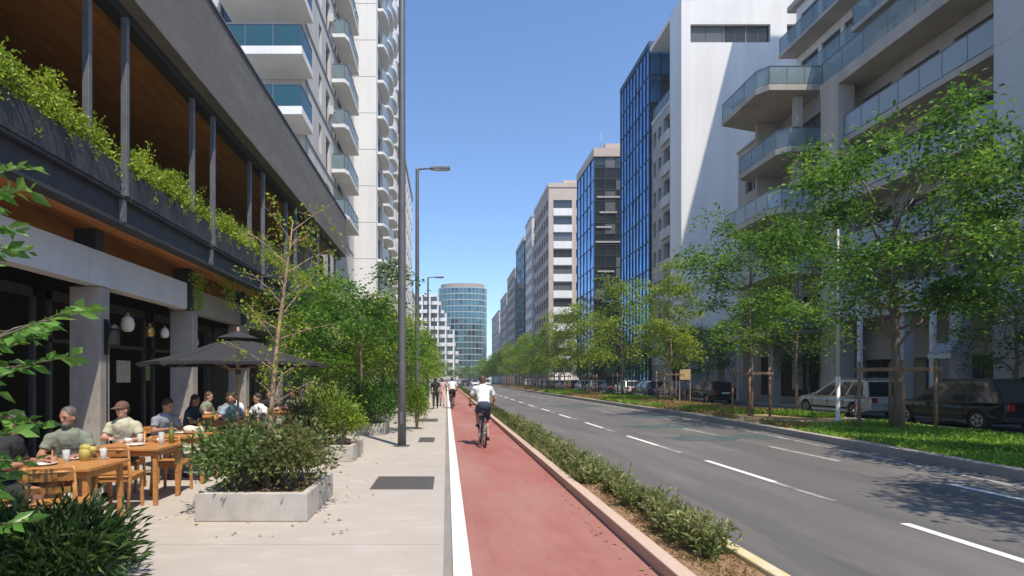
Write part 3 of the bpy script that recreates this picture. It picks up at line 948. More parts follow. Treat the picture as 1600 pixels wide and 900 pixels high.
# blue grey glass block and pale slender block before it
q = Bd('glass_block', 'blue grey glass block partly behind a slender pale block, right of street', 'building', (22, 153, 0))
q.box('core', M['wall_blue'], 22.2, 40, 153.2, 170, .003, 41)
curtain(q, (22, 170, 0), -PI2, 17, 3, 41, 8, 11, ('win_teal', 'win_blue', 'win_dark'), 'mullion_dark', 8)
curtain(q, (22, 153, 0), 0, 18, 3, 41, 9, 11, ('win_teal', 'win_dark'), 'mullion_dark', 9)
q.box('parapet', M['wall_grey'], 21.8, 40, 152.8, 170.1, 41.01, 42.2)
simple_block('office_block', 'slender pale block with small square windows in the right hand row', 22, 38, 139, 150, 43.5, 'wall_pale', 'R', (6, 12, 1.7, 1.6, 3, 3.3, WG, 2), (4, 12, 1.7, 1.7, 3, 3.3, ('win2', 'win'), 2), 35)
# beige block with horizontal window bands
q = Bd('beige_office_block', 'beige office block with dark window bands between white spandrels', 'building', (22, 116, 0))
q.box('core', M['wall_beige'], 22.3, 40, 116.3, 135, .003, 42.9)
rows = [3 + 3.55 * k for k in range(11)]
ops = [(1.0, 5.0, z, z + 1.75) for z in rows] + [(5.9, 9.5, z, z + 1.75) for z in rows] + [(10.4, 14, z, z + 1.75) for z in rows]
facade(q, (22, 116, 0), 0, 18, 43, ops, M['wall_beige'], .4)
put_windows(q, (22, 116, 0), 0, ops, .28, 4, ('win', 'win', 'win2'), seed=41)
for z in rows:
    bb = MB(); bb.box(23.0, 27.05, 115.86, 115.995, z - 1.62, z - .06); q.part('spandrel', bb, M['wall_white'])
ops = grid(6, 11, .8, 3.05, 3, 3.55, 2.2, 2.1)
facade(q, (22, 135, 0), -PI2, 19, 43, ops, M['wall_taupe'], .4)
put_windows(q, (22, 135, 0), -PI2, ops, .28, 2, ('win', 'win2'), seed=42)
bb = MB(); bb.box(21.85, 40, 115.85, 135.1, 43.003, 43.9); bb.box(26, 32, 120, 128, 43.9, 46); q.part('parapet', bb, M['wall_beige'])
# second glass tower
q = Bd('glass_office_tower', 'dark blue glass office tower with beige roof rim beside the beige block', 'building', (22, 80.3, 0))
q.box('core', M['mullion_dark'], 22.25, 40, 80.55, 90.6, .003, 34.8)
curtain(q, (22, 90.6, 0), -PI2, 10.3, 2, 34.8, 5, 10, 'win_blue', 'mullion', 51)
curtain(q, (22, 80.3, 0), 0, 18, 2, 34.8, 11, 20, ('win_dark', 'win_dark', 'win_dark', 'win2', 'win'), 'mullion_dark', 52)
for k, (u0, u1) in enumerate(((.4, 4), (.8, 3.4), (.2, 4.2), (.5, 3), (1.2, 4.1), (.3, 2.6))):
    z = 4.2 + [24.6, 22.3, 17.9, 13.5, 9.0, 20.1][k]
    bb = MB(); bb.box(22 + u0, 22 + u1, 80.16, 80.236, z - .12, z + .12); q.part('sun_louvre', bb, M['wall_grey'])
bb = MB(); bb.box(21.9, 40, 80.1, 90.7, 34.81, 36.1); bb.box(24.5, 29, 83, 88, 36.1, 38); bb.tube((23.2, 81, 36.1), (23.2, 81, 38.6), .05, n=6); q.part('roof_rim', bb, M['wall_beige'])
# tallest blue glass tower
q = Bd('blue_glass_tower', 'tall bright blue glass tower with fine vertical mullions beside the white end wall', 'building', (22, 58.4, 0))
q.box('core', M['mullion'], 22.25, 36, 58.65, 68, .003, 37.6)
curtain(q, (22, 68, 0), -PI2, 9.6, 1.5, 37.7, 9, 12, 'win_blue', 'mullion', 61)
curtain(q, (22, 58.4, 0), 0, 14, 1.5, 37.7, 11, 12, ('win_dark', 'win_blue', 'win_dark'), 'mullion', 62)
q.box('roof_rim', M['mullion'], 21.93, 36, 58.3, 68.1, 37.71, 38.3)
# white building: tall end slab and a lower grey wing
q = Bd('white_apartment_building', 'big white building with blank end wall and a strip window at its top', 'building', (22, 50.4, 0))
q.box('core', M['wall_white'], 22.3, 44, 50.75, 53.0, 6.4, 36.8)
ops = [(.85, 4.05, 33.2, 34.9), (4.15, 6.15, 33.2, 34.9), (6.25, 8.35, 33.2, 34.9), (9.9, 13, 33.2, 34.9), (15, 18, 33.2, 34.9)]
ops = [(u0, u1, v0 - 6.4, v1 - 6.4) for u0, u1, v0, v1 in ops]
hole = [(.85, 8.35, 26.8, 28.5), (9.9, 13, 26.8, 28.5), (15, 18, 26.8, 28.5)]
facade(q, (22, 50.4, 6.4), 0, 22, 30.6, hole, M['wall_white'], .35)
put_windows(q, (22, 50.4, 6.4), 0, ops, .3, 2, ('win', 'win2', 'win'), seed=71)
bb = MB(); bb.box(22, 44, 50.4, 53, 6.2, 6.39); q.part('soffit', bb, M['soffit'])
facade(q, (22, 53.0, 6.4), -PI2, 2.6, 30.6, [], M['wall_white'], .3)
bb = MB(); bb.box(22.02, 44, 50.42, 58.2, 37.003, 37.5); bb.box(27, 31, 52, 55, 37.5, 38.7); bb.tube((25.6, 51.5, 37.5), (25.6, 51.5, 39), .05, n=6); bb.tube((29, 51.5, 38.7), (29, 51.5, 40), .05, n=6); bb.tube((34, 51.5, 37.5), (34, 51.5, 39.4), .05, n=6); q.part('roof_slab', bb, M['wall_white'])
# the grey wing with loggias
q.box('wing_core', M['wall_grey'], 23.4, 40, 53.01, 58.2, .2, 29)
lv = [6.5 + 3.2 * k for k in range(7)]
ops = [(3.1, 5.1, z, z + 2.5) for z in lv] + [(.4, 1.2, z + .6, z + 2.2) for z in lv] + [(1.7, 2.6, z + .9, z + 2.2) for z in lv]
facade(q, (22.2, 58.2, 0), -PI2, 5.2, 29, ops, M['wall_grey'], .9)
put_windows(q, (22.2, 58.2, 0), -PI2, [o for o in ops], .55, 2, seed=73)
for z in lv:
    bb = MB(); bb.box(21.9, 22.19, 53.05, 55.2, z - .25, z + .75); q.part('loggia_front', bb, M['wall_pale'], bevel=.03)
bb = MB(); bb.box(22.15, 40, 53.02, 58.2, 29.003, 29.4); s_ = q.part('wing_roof', bb, M['wall_pale'])
glass_run(s_, (22.3, 53.1), (22.3, 58.1), 29.4, 1.2, 1.2)
for k in range(5):
    bb = MB(); bb.box(23 + k * 4.3, 23.5 + k * 4.3, 50.6, 51.2, .1, 6.19); q.part('pillar', bb, M['wall_grey'])
q.box('ground_wall', M['interior'], 26, 44, 53.02, 57.9, .1, 6.18)
for k in range(2):
    z = 3.1
    bb = MB(); bb.box(22.1, 23.38, 53.1, 58.1, z, z + .9); q.part('low_balcony', bb, M['wall_pale'])
    break

# ---------------- near right building A2: pale block with prow balconies
q = Bd('balcony_apartment_block', 'pale block with deep angular glass balconies between the white building and the deck house', 'building', (22.5, 31.4, 0))
q.box('core', M['wall_warm'], 22.9, 40, 31.6, 41.5, .1, 19.0)
lv2 = [4.3 + 3.65 * k for k in range(5)]
ops = [(u, u + ww, z + .3, z + 2.5) for z in lv2 for (u, ww) in ((1.0, 1.4), (3.4, 2.4), (7.0, 2.4)) if z < 18] + [(3, 9, .5, 3.2)]
facade(q, (22.5, 41.5, 0), -PI2, 10.1, 19.0, ops, M['wall_warm'], .35)
put_windows(q, (22.5, 41.5, 0), -PI2, ops, .26, 2, seed=81)
for k, z in enumerate(lv2):
    bx = 18.7 if k == 4 else (19.9 if k % 2 else 19.4)
    ya, yb = 32.0, (36.6 if k >= 3 else 37.6)
    poly = [(22.49, ya), (bx + .5, ya), (bx, ya + .6), (bx, yb), (22.49, yb + 1.2)]
    gl = 'rail_pale' if k in (1, 2) else 'rail_glass'
    balcony(q, poly, z - .06, .36, M['wall_warm'], [((22.4, ya + .06), (bx + .55, ya + .06)), ((bx + .55, ya + .06), (bx + .08, ya + .6)), ((bx + .08, ya + .6), (bx + .08, yb)), ((bx + .08, yb), (22.4, yb + 1.1))], gl, 1.1, 1.2)
    if k < 4:
        bb = MB(); bb.box(20.9, 22.48, 36.2, 36.45, z + .31, z + 3.58); q.part('fin_wall', bb, M['wall_warm'])
    bb = MB(); bb.box(21.2, 21.6, 32.6, 33.0, z - 3.3, z - .07); q.part('balcony_column', bb, M['wall_warm'])
q.box('ground_wall', M['interior'], 22.55, 22.88, 31.7, 41.3, .12, 3.9)
bb = MB(); bb.box(22.4, 40, 31.5, 41.6, 19.003, 19.16); q.part('terrace_floor', bb, M['wall_warm'])
q.box('upper_core', M['wall_warm'], 27.1, 40, 32.2, 41.2, 19.17, 32)
for j, z in enumerate((19.2, 22.8, 26.4)):
    ops = grid(4, 1, .5, 2.2, .12, 3, 1.9, 2.7)
    facade(q, (26.8, 41.2, z), -PI2, 9.2, 3.55, ops, M['wall_white'], .25); put_windows(q, (26.8, 41.2, z), -PI2, ops, .18, 2, ('win', 'win2', 'win_teal'), seed=85 + j)
    ops = grid(4, 1, .5, 3.2, .12, 3, 2.8, 2.7)
    facade(q, (26.8, 32.0, z), 0, 13.2, 3.55, ops, M['wall_white'], .2); put_windows(q, (26.8, 32.0, z), 0, ops, .16, 3, ('win', 'win2', 'win_teal'), seed=88 + j)
    if j:
        balcony(q, [(25.4, 31.0), (26.79, 31.0), (26.79, 41.2), (25.4, 41.2)], z - .25, .25, M['wall_warm'], [((25.45, 41.1), (25.45, 31.1)), ((25.45, 31.1), (26.7, 31.1))], 'rail_glass', 1.15, 1.3)
q.box('added_shadow_tower', M['wall_white'], 31.5, 42, 24.5, 41.6, 32.01, 51.7)  # unseen block, added to throw the diagonal shadow on the white end wall
q.box('upper_roof', M['wall_warm'], 26.4, 40, 31.6, 41.7, 29.99, 30.4)
for y in (33.6, 37.0, 40.4):
    bb = MB(); bb.box(20.4, 20.9, y, y + .5, .12, 4.2); q.part('pillar', bb, M['wall_warm'])

# ---------------- near right building A: deck house with long balconies
q = Bd('long_balcony_building', 'nearest grey building on the right with long glass fronted balconies and blank wall', 'building', (21.3, 21, 0))
XF, XB = 21.4, 23.0
q.box('core', M['wall_lilac'], 23.4, 40, 2, 31.3, .1, 17.7)
LV = [4.8, 8.0, 11.25, 14.5]
ops = []
for z in [1.0] + LV:
    base = z if z > 2 else .14
    for u in (1.2, 3.9, 6.6):
        ops.append((u, u + 2.0, base + .32, base + 2.55))
facade(q, (XB, 31.0, 0), -PI2, 9.9, 17.7, ops, M['wall_warm'], .4)
put_windows(q, (XB, 31.0, 0), -PI2, ops, .3, 2, ('win', 'win', 'win2'), rail=False, seed=91)
for z in LV:
    balcony(q, [(XF + .15, 21.1), (XB - .01, 21.1), (XB - .01, 29.2), (XF + .15, 29.2)], z - .05, .32, M['wall_warm'], [((XF + .2, 29.15), (XF + .2, 21.15))], 'rail_pale', 1.15, 1.15, posts=True)
# the big deck with its deep fascia and terrace rail
bb = MB(); bb.box(XF - .1, 25.0, 1.0, 30.7, 17.705, 18.35)
s_ = q.part('roof_deck', bb, M['wall_warm'], bevel=.02)
glass_run(s_, (XF, 30.6), (XF, 2), 18.35, 1.25, 1.5, 'rail_glass')
glass_run(s_, (25.0, 30.6), (XF, 30.6), 18.35, 1.25, 1.5, 'rail_glass')
# corner column and blank wing
q.box('corner_column', M['wall_warm'], XF - .12, XF + .8, 29.25, 30.6, .1, 17.7, bevel=.02)
q.box('blank_wall', M['wall_lilac'], XF - .15, 23.38, 2.0, 20.9, 4.4, 17.7, bevel=.02)
for k, y in enumerate((2.0, 8.2, 14.4, 19.7)):
    q.box('wing_pier', M['wall_lilac'], XF - .15, 23.38, y, y + 1.2, .1, 4.39)
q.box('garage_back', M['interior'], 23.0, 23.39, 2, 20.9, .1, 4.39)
bb = MB()
for z in (7.5, 11, 14.5):
    bb.box(XF - .156, XF - .15, 2, 20.9, z, z + .025)
q.part('wall_joint', bb, M['soffit'])
q.box('low_balcony_front', M['wall_lilac'], XF - .05, XF + .12, 24.2, 29.2, 4.75, 6.0, bevel=.02)
for y in (22.5, 25.3):
    q.box('ground_pier', M['wall_lilac'], XF + .1, XF + .6, y, y + .5, .1, 4.74)
# set back storeys above the deck
q.box('upper_core', M['wall_warm'], 25.3, 40, 6, 31.2, 18.36, 29)
for j, (z, xo) in enumerate(((18.4, 24.9), (21.9, 24.4), (25.3, 24.7))):
    ops = grid(8, 1, .7, 3.1, .15, 3, 2.3, 2.4)
    facade(q, (25.0, 31.2, z), -PI2, 25.2, 3.3, ops, M['wall_warm'], .3)
    put_windows(q, (25.0, 31.2, z), -PI2, ops, .2, 3, ('win', 'win2', 'win'), seed=95 + j)
    if j:
        balcony(q, [(23.3, 7), (24.99, 7), (24.99, 31.0), (23.3, 31.0)], z - .3, .3, M['wall_warm'], [((23.36, 30.9), (23.36, 8)), ((24.95, 30.9), (23.36, 30.9))], 'rail_glass', 1.15, 1.5)
bb = MB(); bb.box(24.6, 40, 6, 31.4, 29.003, 29.5); q.part('roof', bb, M['wall_warm'])
# entrance awning
t = thing('entrance_awning', 'small pale barrel awning over the garage entrance behind the dark car', 'awning', (21.2, 22.6, 2.7))
b = MB(); prof = [(-.5 * math.cos(math.pi * i / 16), .48 * math.sin(math.pi * i / 16)) for i in range(9)]
b.prism([(-.5, 0)] + prof[1:] + [(0, 0)], 'y', -.5, .5); b.build('canopy', M['awning'], t, fix=True)
b = MB(); b.box(-.52, -.48, -.52, .52, -.2, 0.0); b.build('valance', M['sign_white'], t)
# ================================================================ vegetation
def unit(rng):
    v = rng.normal(size=3); return v / np.linalg.norm(v)

def make_tree(seed, clear, H, Rr, nlimb, per, leaf, mleaf, mbark, r0=.09, sig=.34, lean=(0, 0), flat=.42, sub=4):
    """trunk forking into rising limbs; every limb carries a few branchlets, each ending in a flattish spray of leaves,
       so that the crown is layered, ragged in outline and open between the limbs"""
    rng = np.random.default_rng(seed)
    t = MB()
    zt = clear + (H - clear) * .55
    tp = [np.array([0, 0, -.05])]
    for i in range(1, 7):
        f = i / 6
        tp.append(np.array([lean[0] * f + rng.normal() * .035, lean[1] * f + rng.normal() * .035, zt * f]))
    t.path(tp, [r0 * (1.3 if i == 0 else 1 - .12 * i) for i in range(7)], 8)
    C, D, T, SZ = [], [], [], []
    for i in range(nlimb):
        f = (i + rng.uniform(-.3, .3)) / max(1, nlimb - 1)
        f = min(max(f, 0), 1)
        z0 = clear * .72 + (zt - clear * .72) * min(1, f * 1.05)
        p0 = np.array([lean[0] * z0 / zt, lean[1] * z0 / zt, z0])
        az = i * 2.4 + rng.normal() * .3
        reach = Rr * (.62 + .5 * rng.random()) * (1 - .45 * f ** 2)
        ze = clear + (H - clear) * min(1, .12 + .80 * f + rng.uniform(-.08, .14))
        ze = max(ze, z0 + .25)
        pts = [p0]
        for k in range(1, 6):
            g_ = k / 5
            pts.append(p0 + np.array([math.cos(az) * reach * g_ ** .85, math.sin(az) * reach * g_ ** .85, (ze - z0) * g_ ** 1.15]) + rng.normal(size=3) * .09)
        rb = r0 * (.36 - .12 * f)
        t.path(pts, [rb, rb * .8, rb * .62, rb * .46, rb * .3, rb * .14], 6)
        lt = rng.normal(.46, .15)
        for s_ in range(sub + 1):
            if s_ == sub: e = pts[-1]
            else:
                q_ = pts[int(rng.integers(2, 6))]
                e = q_ + np.array([math.cos(az + rng.normal() * 1.1), math.sin(az + rng.normal() * 1.1), rng.uniform(-.15, .55)]) * Rr * rng.uniform(.22, .5)
                m_ = (q_ + e) / 2 + np.array([0, 0, .06])
                t.path([q_, m_, e], [rb * .3, rb * .2, rb * .08], 4, caps=False)
            n = int(per * rng.uniform(.5, 1.35))
            sg = sig * rng.uniform(.65, 1.3)
            off = rng.normal(size=(n, 3)) * sg * np.array([1, 1, flat])
            off[:, 2] -= .25 * (off[:, 0] ** 2 + off[:, 1] ** 2) / sg      # sprays droop at the rim
            C.append(e + off)
            D.append(off * np.array([1, 1, .6]) / sg + rng.normal(size=(n, 3)) * np.array([.7, .7, .35]))
            T.append(np.clip(lt + rng.normal() * .12 + rng.normal(size=n) * .15, 0, 1))
            SZ.append(leaf * rng.uniform(.6, 1.3, size=n))
    cm = leaf_mesh('crown', np.concatenate(C), np.concatenate(D), np.concatenate(SZ), .56, np.concatenate(T), mleaf, rng, rollup=(.55, 1))
    return t.mesh('trunk', mbark), cm

def put_tree(meshes, label, loc, rz=0, s=1.0, group=None, cat='tree', name='street_tree', names=('trunk', 'crown'), sz=None):
    e = thing(name, label, cat, loc, rz, group)
    e.scale = (s, s, sz or s)
    for n_, me in zip(names, meshes): inst(n_, me, e)
    return e

def make_bush(seed, Rr, H, n, leaf, m, width=.4, base=.15, stems=7, upright=.5, clump=26, mb='bark', tight=.26):
    rng = np.random.default_rng(seed)
    t = MB(); C, D, T, SZ = [], [], [], []
    tips = []
    for i in range(clump):
        d = unit(rng); d[2] = abs(d[2]) * .95 + .05 if i % 4 else d[2] * .4
        r_ = rng.uniform(.62, 1.02)
        tips.append(np.array([d[0] * Rr * r_, d[1] * Rr * r_, base + (H - base) * (.42 + .55 * d[2] * r_)]))
    for i, c in enumerate(tips):
        if i < stems * 2:
            t.path([(c[0] * .12, c[1] * .12, -.03), (c[0] * .45, c[1] * .45, base + (c[2] - base) * .5), tuple(c)], [.016, .011, .004], 5, caps=False)
        k = int(n / clump * rng.uniform(.7, 1.3))
        s_ = tight * Rr * rng.uniform(.8, 1.3) * 1.15
        off = rng.normal(size=(k, 3)) * s_
        C.append(c + off)
        out = np.array([c[0], c[1], 0]) / (Rr + 1e-6)
        D.append(out * .7 + np.array([0, 0, upright]) + rng.normal(size=(k, 3)) * .45 + off / s_ * .25)
        T.append(np.clip(rng.normal(.45, .16) + rng.normal(size=k) * .18, 0, 1))
        SZ.append(leaf * rng.uniform(.6, 1.25, size=k))
    cc = np.concatenate(C); cc[:, 2] = np.maximum(cc[:, 2], .02)
    return t.mesh('stem', M[mb]), leaf_mesh('foliage', cc, np.concatenate(D), np.concatenate(SZ), width, np.concatenate(T), m, rng)

# ---------------- right verge: staked street trees
big = make_tree(101, 2.9, 9.0, 2.35, 17, 150, .15, L['tree'], M['bark'], .14, .33)
mid = make_tree(102, 2.9, 8.2, 1.85, 13, 135, .15, L['tree'], M['bark'], .09, .32)
midb = make_tree(103, 2.7, 8.6, 1.75, 12, 135, .16, L['tree_lime'], M['bark_pale'], .08, .33)
far_a = make_tree(104, 2.5, 8.0, 2.0, 11, 84, .21, L['tree_lime'], M['bark_pale'], .09, .37)
far_b = make_tree(105, 2.6, 8.4, 1.9, 11, 84, .21, L['tree_lime'], M['bark_pale'], .09, .37)
far_c = make_tree(106, 2.5, 7.6, 2.1, 11, 84, .21, L['tree'], M['bark'], .09, .38)
dim = make_tree(107, 2.3, 5.6, 1.9, 10, 95, .14, L['tree'], M['bark'], .09, .36)

put_tree(big, 'largest street tree on the verge with broad crown before the long balconies', (13.3, 15.9, .15), .6, 1.0, sz=1.10)
put_tree(mid, 'staked street tree with tall bright crown in front of the angular glass balconies', (12.5, 22.1, .15), 1.3, 1.02, sz=1.05)
put_tree(mid, 'street tree with small high crown just behind the thin white lamp pole', (16.0, 24.6, 0), 2.9, .85, sz=1.18)
put_tree(midb, 'lime green street tree beside the white end wall, board among its stakes', (14.4, 34.6, .15), 0.4, 1.0, sz=1.06)
put_tree(far_b, 'lime green street tree in front of the blue glass tower', (14.7, 45, .15), 0.9, 1.05, sz=1.25)
put_tree(big, 'nearest street tree on the verge, throwing dappled shade on the near lane', (10.1, 3.6, .15), 1.1, .9)
put_tree(mid, 'slim street tree on the near verge, throwing dappled shade on kerb and lane', (11.9, 8.4, .15), 4.0, .95)
put_tree(dim, 'shaded dark tree behind the dark car against the blank grey wall', (20.0, 18.9, .1), 2.0, 1.0, sz=1.05)
put_tree(big, 'street tree at the right edge of the view, only its left branches reaching in', (15.0, 12.6, .15), 2.4, .8, sz=1.05)
put_tree(dim, 'small shaded tree under the angular balconies by the side road', (21.4, 31.8, .1), 1.0, 1.0)
put_tree(dim, 'small shaded tree in front of the white building ground floor recess', (19.2, 39.6, .1), 3.0, 1.0)
ORD = ['first', 'second', 'third', 'fourth', 'fifth', 'sixth', 'seventh', 'eighth', 'ninth', 'tenth', 'eleventh', 'twelfth', 'thirteenth', 'fourteenth', 'fifteenth', 'sixteenth', 'seventeenth', 'eighteenth', 'nineteenth', 'twentieth', 'last but one', 'last', 'very last', 'farthest']
k = 0
y = 54.0
while y < 200:
    kind = (far_a, far_b, far_c)[[0, 1, 0, 2, 0, 1, 2][k % 7]]
    put_tree(kind, ORD[k] + ' young staked tree on the verge past the one before the blue tower', (13.9 + rnd.uniform(-.5, .5), y, .15), rnd.uniform(0, 6), rnd.uniform(.9, 1.08) , 'street trees in the row on the verge', sz=rnd.uniform(1.0, 1.2))
    y += rnd.uniform(7.2, 9.0); k += 1
# second row beyond the parked cars, and street trees far ahead
for i in range(9):
    put_tree(far_c, ORD[i] + ' dark tree in the shade beyond the parked cars, counted from the camera', (20.9, 47 + i * 13 + rnd.uniform(-2, 2), .1), rnd.uniform(0, 6), rnd.uniform(.75, .95), 'shaded trees beyond the parked cars')
for i in range(8):
    put_tree((far_c, far_a)[i % 2], ORD[i] + ' street tree from the left closing the far end of the road', (-3.5 + i * 2.7 + rnd.uniform(-.5, .5), 196 + rnd.uniform(-8, 6), 0), rnd.uniform(0, 6), rnd.uniform(.75, .95), 'trees at the far end of the road')

# wooden stakes round the trees
def stakes(x, y, label, h=1.75, w_=.85, board=False, rz=0.0, group=None):
    t = thing('tree_stakes', label, 'tree stakes', (x, y, .15), rz, group)
    key = ('stake', h)
    if key not in _cache:
        b = MB(); b.path([(0, 0, -.1), (.01, 0, h * .5), (0, .01, h)], [.05, .048, .044], 7); b.prism([(-.03, -.03), (.03, -.03), (0, .03)], 'z', h, h + .03)
        _cache[key] = b.mesh('stake', M['stake_wood'])
    for (dx, dy) in ((-w_ / 2, -w_ / 2), (w_ / 2, -w_ / 2), (w_ / 2, w_ / 2), (-w_ / 2, w_ / 2)):
        inst('stake', _cache[key], t, (dx, dy, 0), dx * 3)
    b = MB()
    for z in (h - .22,):
        b.box(-w_ / 2 - .08, w_ / 2 + .08, -w_ / 2 - .085, -w_ / 2 - .05, z - .05, z + .05); b.box(-w_ / 2 - .08, w_ / 2 + .08, w_ / 2 + .05, w_ / 2 + .085, z - .05, z + .05)
        b.box(-w_ / 2 - .085, -w_ / 2 - .05, -w_ / 2, w_ / 2, z - .05, z + .05); b.box(w_ / 2 + .05, w_ / 2 + .085, -w_ / 2, w_ / 2, z - .05, z + .05)
    b.build('crosspiece', M['stake_wood'], t)
    return t
stakes(13.3, 15.9, 'four weathered stakes round the trunk of the largest tree', 2.0, 1.25, rz=.25)
stakes(12.5, 22.1, 'four wooden stakes round the tree before the angular balconies', 1.95, .95, rz=.2)
stakes(14.4, 34.6, 'wooden stakes round the lime green tree by the white wall', 2.0, 1.3)
stakes(14.7, 45, 'wooden stakes round the lime tree in front of the blue tower', 2.0, 1.2)
for n_, o in enumerate([o for o in COL.objects if o.name.startswith('street_tree') and o.get('group') == 'street trees in the row on the verge']):
    if o.location.y < 130:
        stakes(o.location.x, o.location.y, 'wooden stakes round the ' + ORD[n_] + ' young tree of the verge row', 2.0, 1.2, group='stakes round the row trees')
t = thing('small_board', 'small blank wooden board on two posts beside the lime green tree', 'board', (14.9, 33.6, .15), 0)
b = MB(); b.box(-.33, .33, -.02, .02, 1.45, 2.1); b.build('panel', M['board'], t)
b = MB(); b.box(-.36, -.30, .021, .07, 0, 2.12); b.build('post', M['stake_wood'], t)
b = MB(); b.box(.30, .36, .021, .07, 0, 2.12); b.build('post', M['stake_wood'], t)

# ---------------- ground cover on the verge
def scatter(name, label, n, fx, size, width, m, seed, up=1.0, spread=.5, clump=1):
    rng = np.random.default_rng(seed)
    P = fx(rng, n)
    P = np.repeat(P, clump, axis=0)
    if clump > 1:
        P = P + np.concatenate([rng.normal(size=(len(P), 2)) * size * .35, np.zeros((len(P), 1))], 1)
    k = len(P)
    D = np.concatenate([rng.normal(size=(k, 2)) * spread, np.full((k, 1), up)], 1)
    dist = np.clip(P[:, 1] / 14, 1, 5)
    tone = np.clip(.5 + .22 * np.sin(P[:, 0] * 2.3 + P[:, 1] * .9) * np.sin(P[:, 1] * .7) + rng.normal(size=k) * .17, 0, 1)
    me = leaf_mesh(name, P, D, size * rng.uniform(.55, 1.35, k) * dist ** .35, width, tone, m, rng)
    o = bpy.data.objects.new(name, me); COL.objects.link(o)
    return tag(o, label, 'plants', None, 'stuff')
def verge_pts(y0, y1, x0f, x1f, keep):
    def f(rng, n):
        out = []
        while sum(len(o) for o in out) < n:
            y = y0 + (y1 - y0) * rng.random(n) ** 1.6
            a = np.array([kerb_x(t) + .3 for t in y])
            x = a + (15.2 - a) * (x0f + (x1f - x0f) * rng.random(n))
            ok = keep(x, y, rng)
            z = .14 + .05 * np.sin(x * 1.3 + y * .4) * np.sin(y * .7 + 1)
            out.append(np.stack([x, y, z], 1)[ok])
        return np.concatenate(out)[:n]
    return f
def patch(x, y): return np.sin(x * .9 + y * .35 + .6) + np.sin(y * .52 - x * .4) + .4 * np.sin(x * 3.1) * np.sin(y * 2.3)
scatter('ground_cover', 'bright green leafy ground cover on the near verge under the trees', 36000, verge_pts(5, 18.3, 0.02, .92, lambda x, y, r: (patch(x, y) > -.9) | (r.random(len(x)) < .2)), .12, .4, L['grass'], 201, 1.0, .75, 1)
scatter('ground_cover', 'patches of green ground cover farther along the verge', 30000, verge_pts(20.5, 75, 0.05, .98, lambda x, y, r: (patch(x * .8, y * .6) > .1) & ((y > 23.5) | (x > 14))), .17, .34, L['grass'], 202, 1.0, .6, 1)
scatter('dry_grass', 'straw coloured dry grass between the staked trees on the verge', 22000, verge_pts(16.5, 110, 0.02, 1, lambda x, y, r: patch(x * .8, y * .6) < .55), .15, .14, L['dry'], 203, 1.0, .5, 1)
def strip_pts(y0, y1, p):
    def f(rng, n):
        y = y0 + (y1 - y0) * rng.random(n) ** p
        x = 2.25 + np.clip(rng.normal(size=n) * .13, -.27, .27)
        return np.stack([x, y, np.full(n, .085)], 1)
    return f
scatter('strip_grass', 'low green planting continuing along the narrow strip beside the cycle path', 60000, strip_pts(8, 175, 1.9), .16, .10, L['tuft'], 204, 1.0, .42)
scatter('strip_weeds', 'sparse dry weeds on the soil of the narrow strip', 5200, strip_pts(3.2, 14, 1.0), .055, .16, L['dry'], 205, .7, .9)
# individual tufts
def tuft_mesh(seed, stems=15, h=.30, r=.13):
    """a small bushy plant: upright stems set with fine leaves"""
    rng = np.random.default_rng(seed)
    P, D, T, SZ = [], [], [], []
    for i in range(stems):
        b0 = np.array([*(rng.normal(size=2) * r * .22), 0.0])
        e = b0 + np.array([*(np.clip(rng.normal(size=2), -1.6, 1.6) * r * .62), h * rng.uniform(.45, 1.05)])
        tn = rng.normal(.5, .18)
        for k in range(18):
            f = (k + rng.random()) / 18
            P.append(b0 + (e - b0) * f)
            D.append((e - b0) / h * rng.uniform(.3, 1.2) + rng.normal(size=3) * .45); T.append(tn + rng.normal() * .12 + .2 * (f > .8)); SZ.append(rng.uniform(.035, .085))
    return leaf_mesh('strip_plant', P, D, np.array(SZ), .26, np.clip(T, 0, 1), L['tuft'], rng)
tm = [tuft_mesh(300 + i) for i in range(6)]
y = 4.65
while y < 18:
    o = inst('strip_plant', tm[rnd.randrange(6)], None, (2.30 + rnd.uniform(-.13, .12), y, .085), rnd.uniform(0, 6))
    s_ = rnd.uniform(.75, 1.3); o.scale = (s_, s_, s_ * rnd.uniform(.8, 1.15))
    tag(o, 'small tufted grey green plant growing in the soil strip between cycle path and road', 'plant', 'tufted plants in the soil strip')
    y += rnd.uniform(.05, .17)

# ---------------- planters on the pavement
def planter(x0, x1, y0, y1, label, group=None, h=.33):
    t = thing('planter', label, 'planter', ((x0 + x1) / 2, (y0 + y1) / 2, 0), 0, group)
    w_, d = (x1 - x0) / 2, (y1 - y0) / 2; k = .085
    b = MB()
    b.box(-w_, w_, -d, -d + k, .003, h); b.box(-w_, w_, d - k, d, .003, h); b.box(-w_, -w_ + k, -d + k, d - k, .003, h); b.box(w_ - k, w_, -d + k, d - k, .003, h)
    b.build('box', M['planter_concrete'], t, bevel=.01)
    b = MB(); n = 10
    for j in range(n + 1):
        for i in range(n + 1):
            b.v.append((-w_ + k + (2 * w_ - 2 * k) * i / n, -d + k + (2 * d - 2 * k) * j / n, h - .07 + rnd.uniform(-.02, .025)))
    for j in range(n):
        for i in range(n):
            q_ = j * (n + 1) + i; b.face((q_, q_ + 1, q_ + n + 2, q_ + n + 1), 0, True)
    b.build('soil', M['soil'], t)
    return t
planter(-2.91, -1.61, 6.2, 7.62, 'nearest square concrete planter, holding the leaning slender tree and two shrubs')
planter(-3.1, -1.86, 10.66, 12.0, 'second concrete planter from the camera, with a small lime green bush')
planter(-3.2, -1.83, 15.75, 17.2, 'third concrete planter from the camera, beside the nearest lamp post')
planter(-3.25, -1.85, 20.4, 21.9, 'fourth concrete planter from the camera, behind the lamp post')
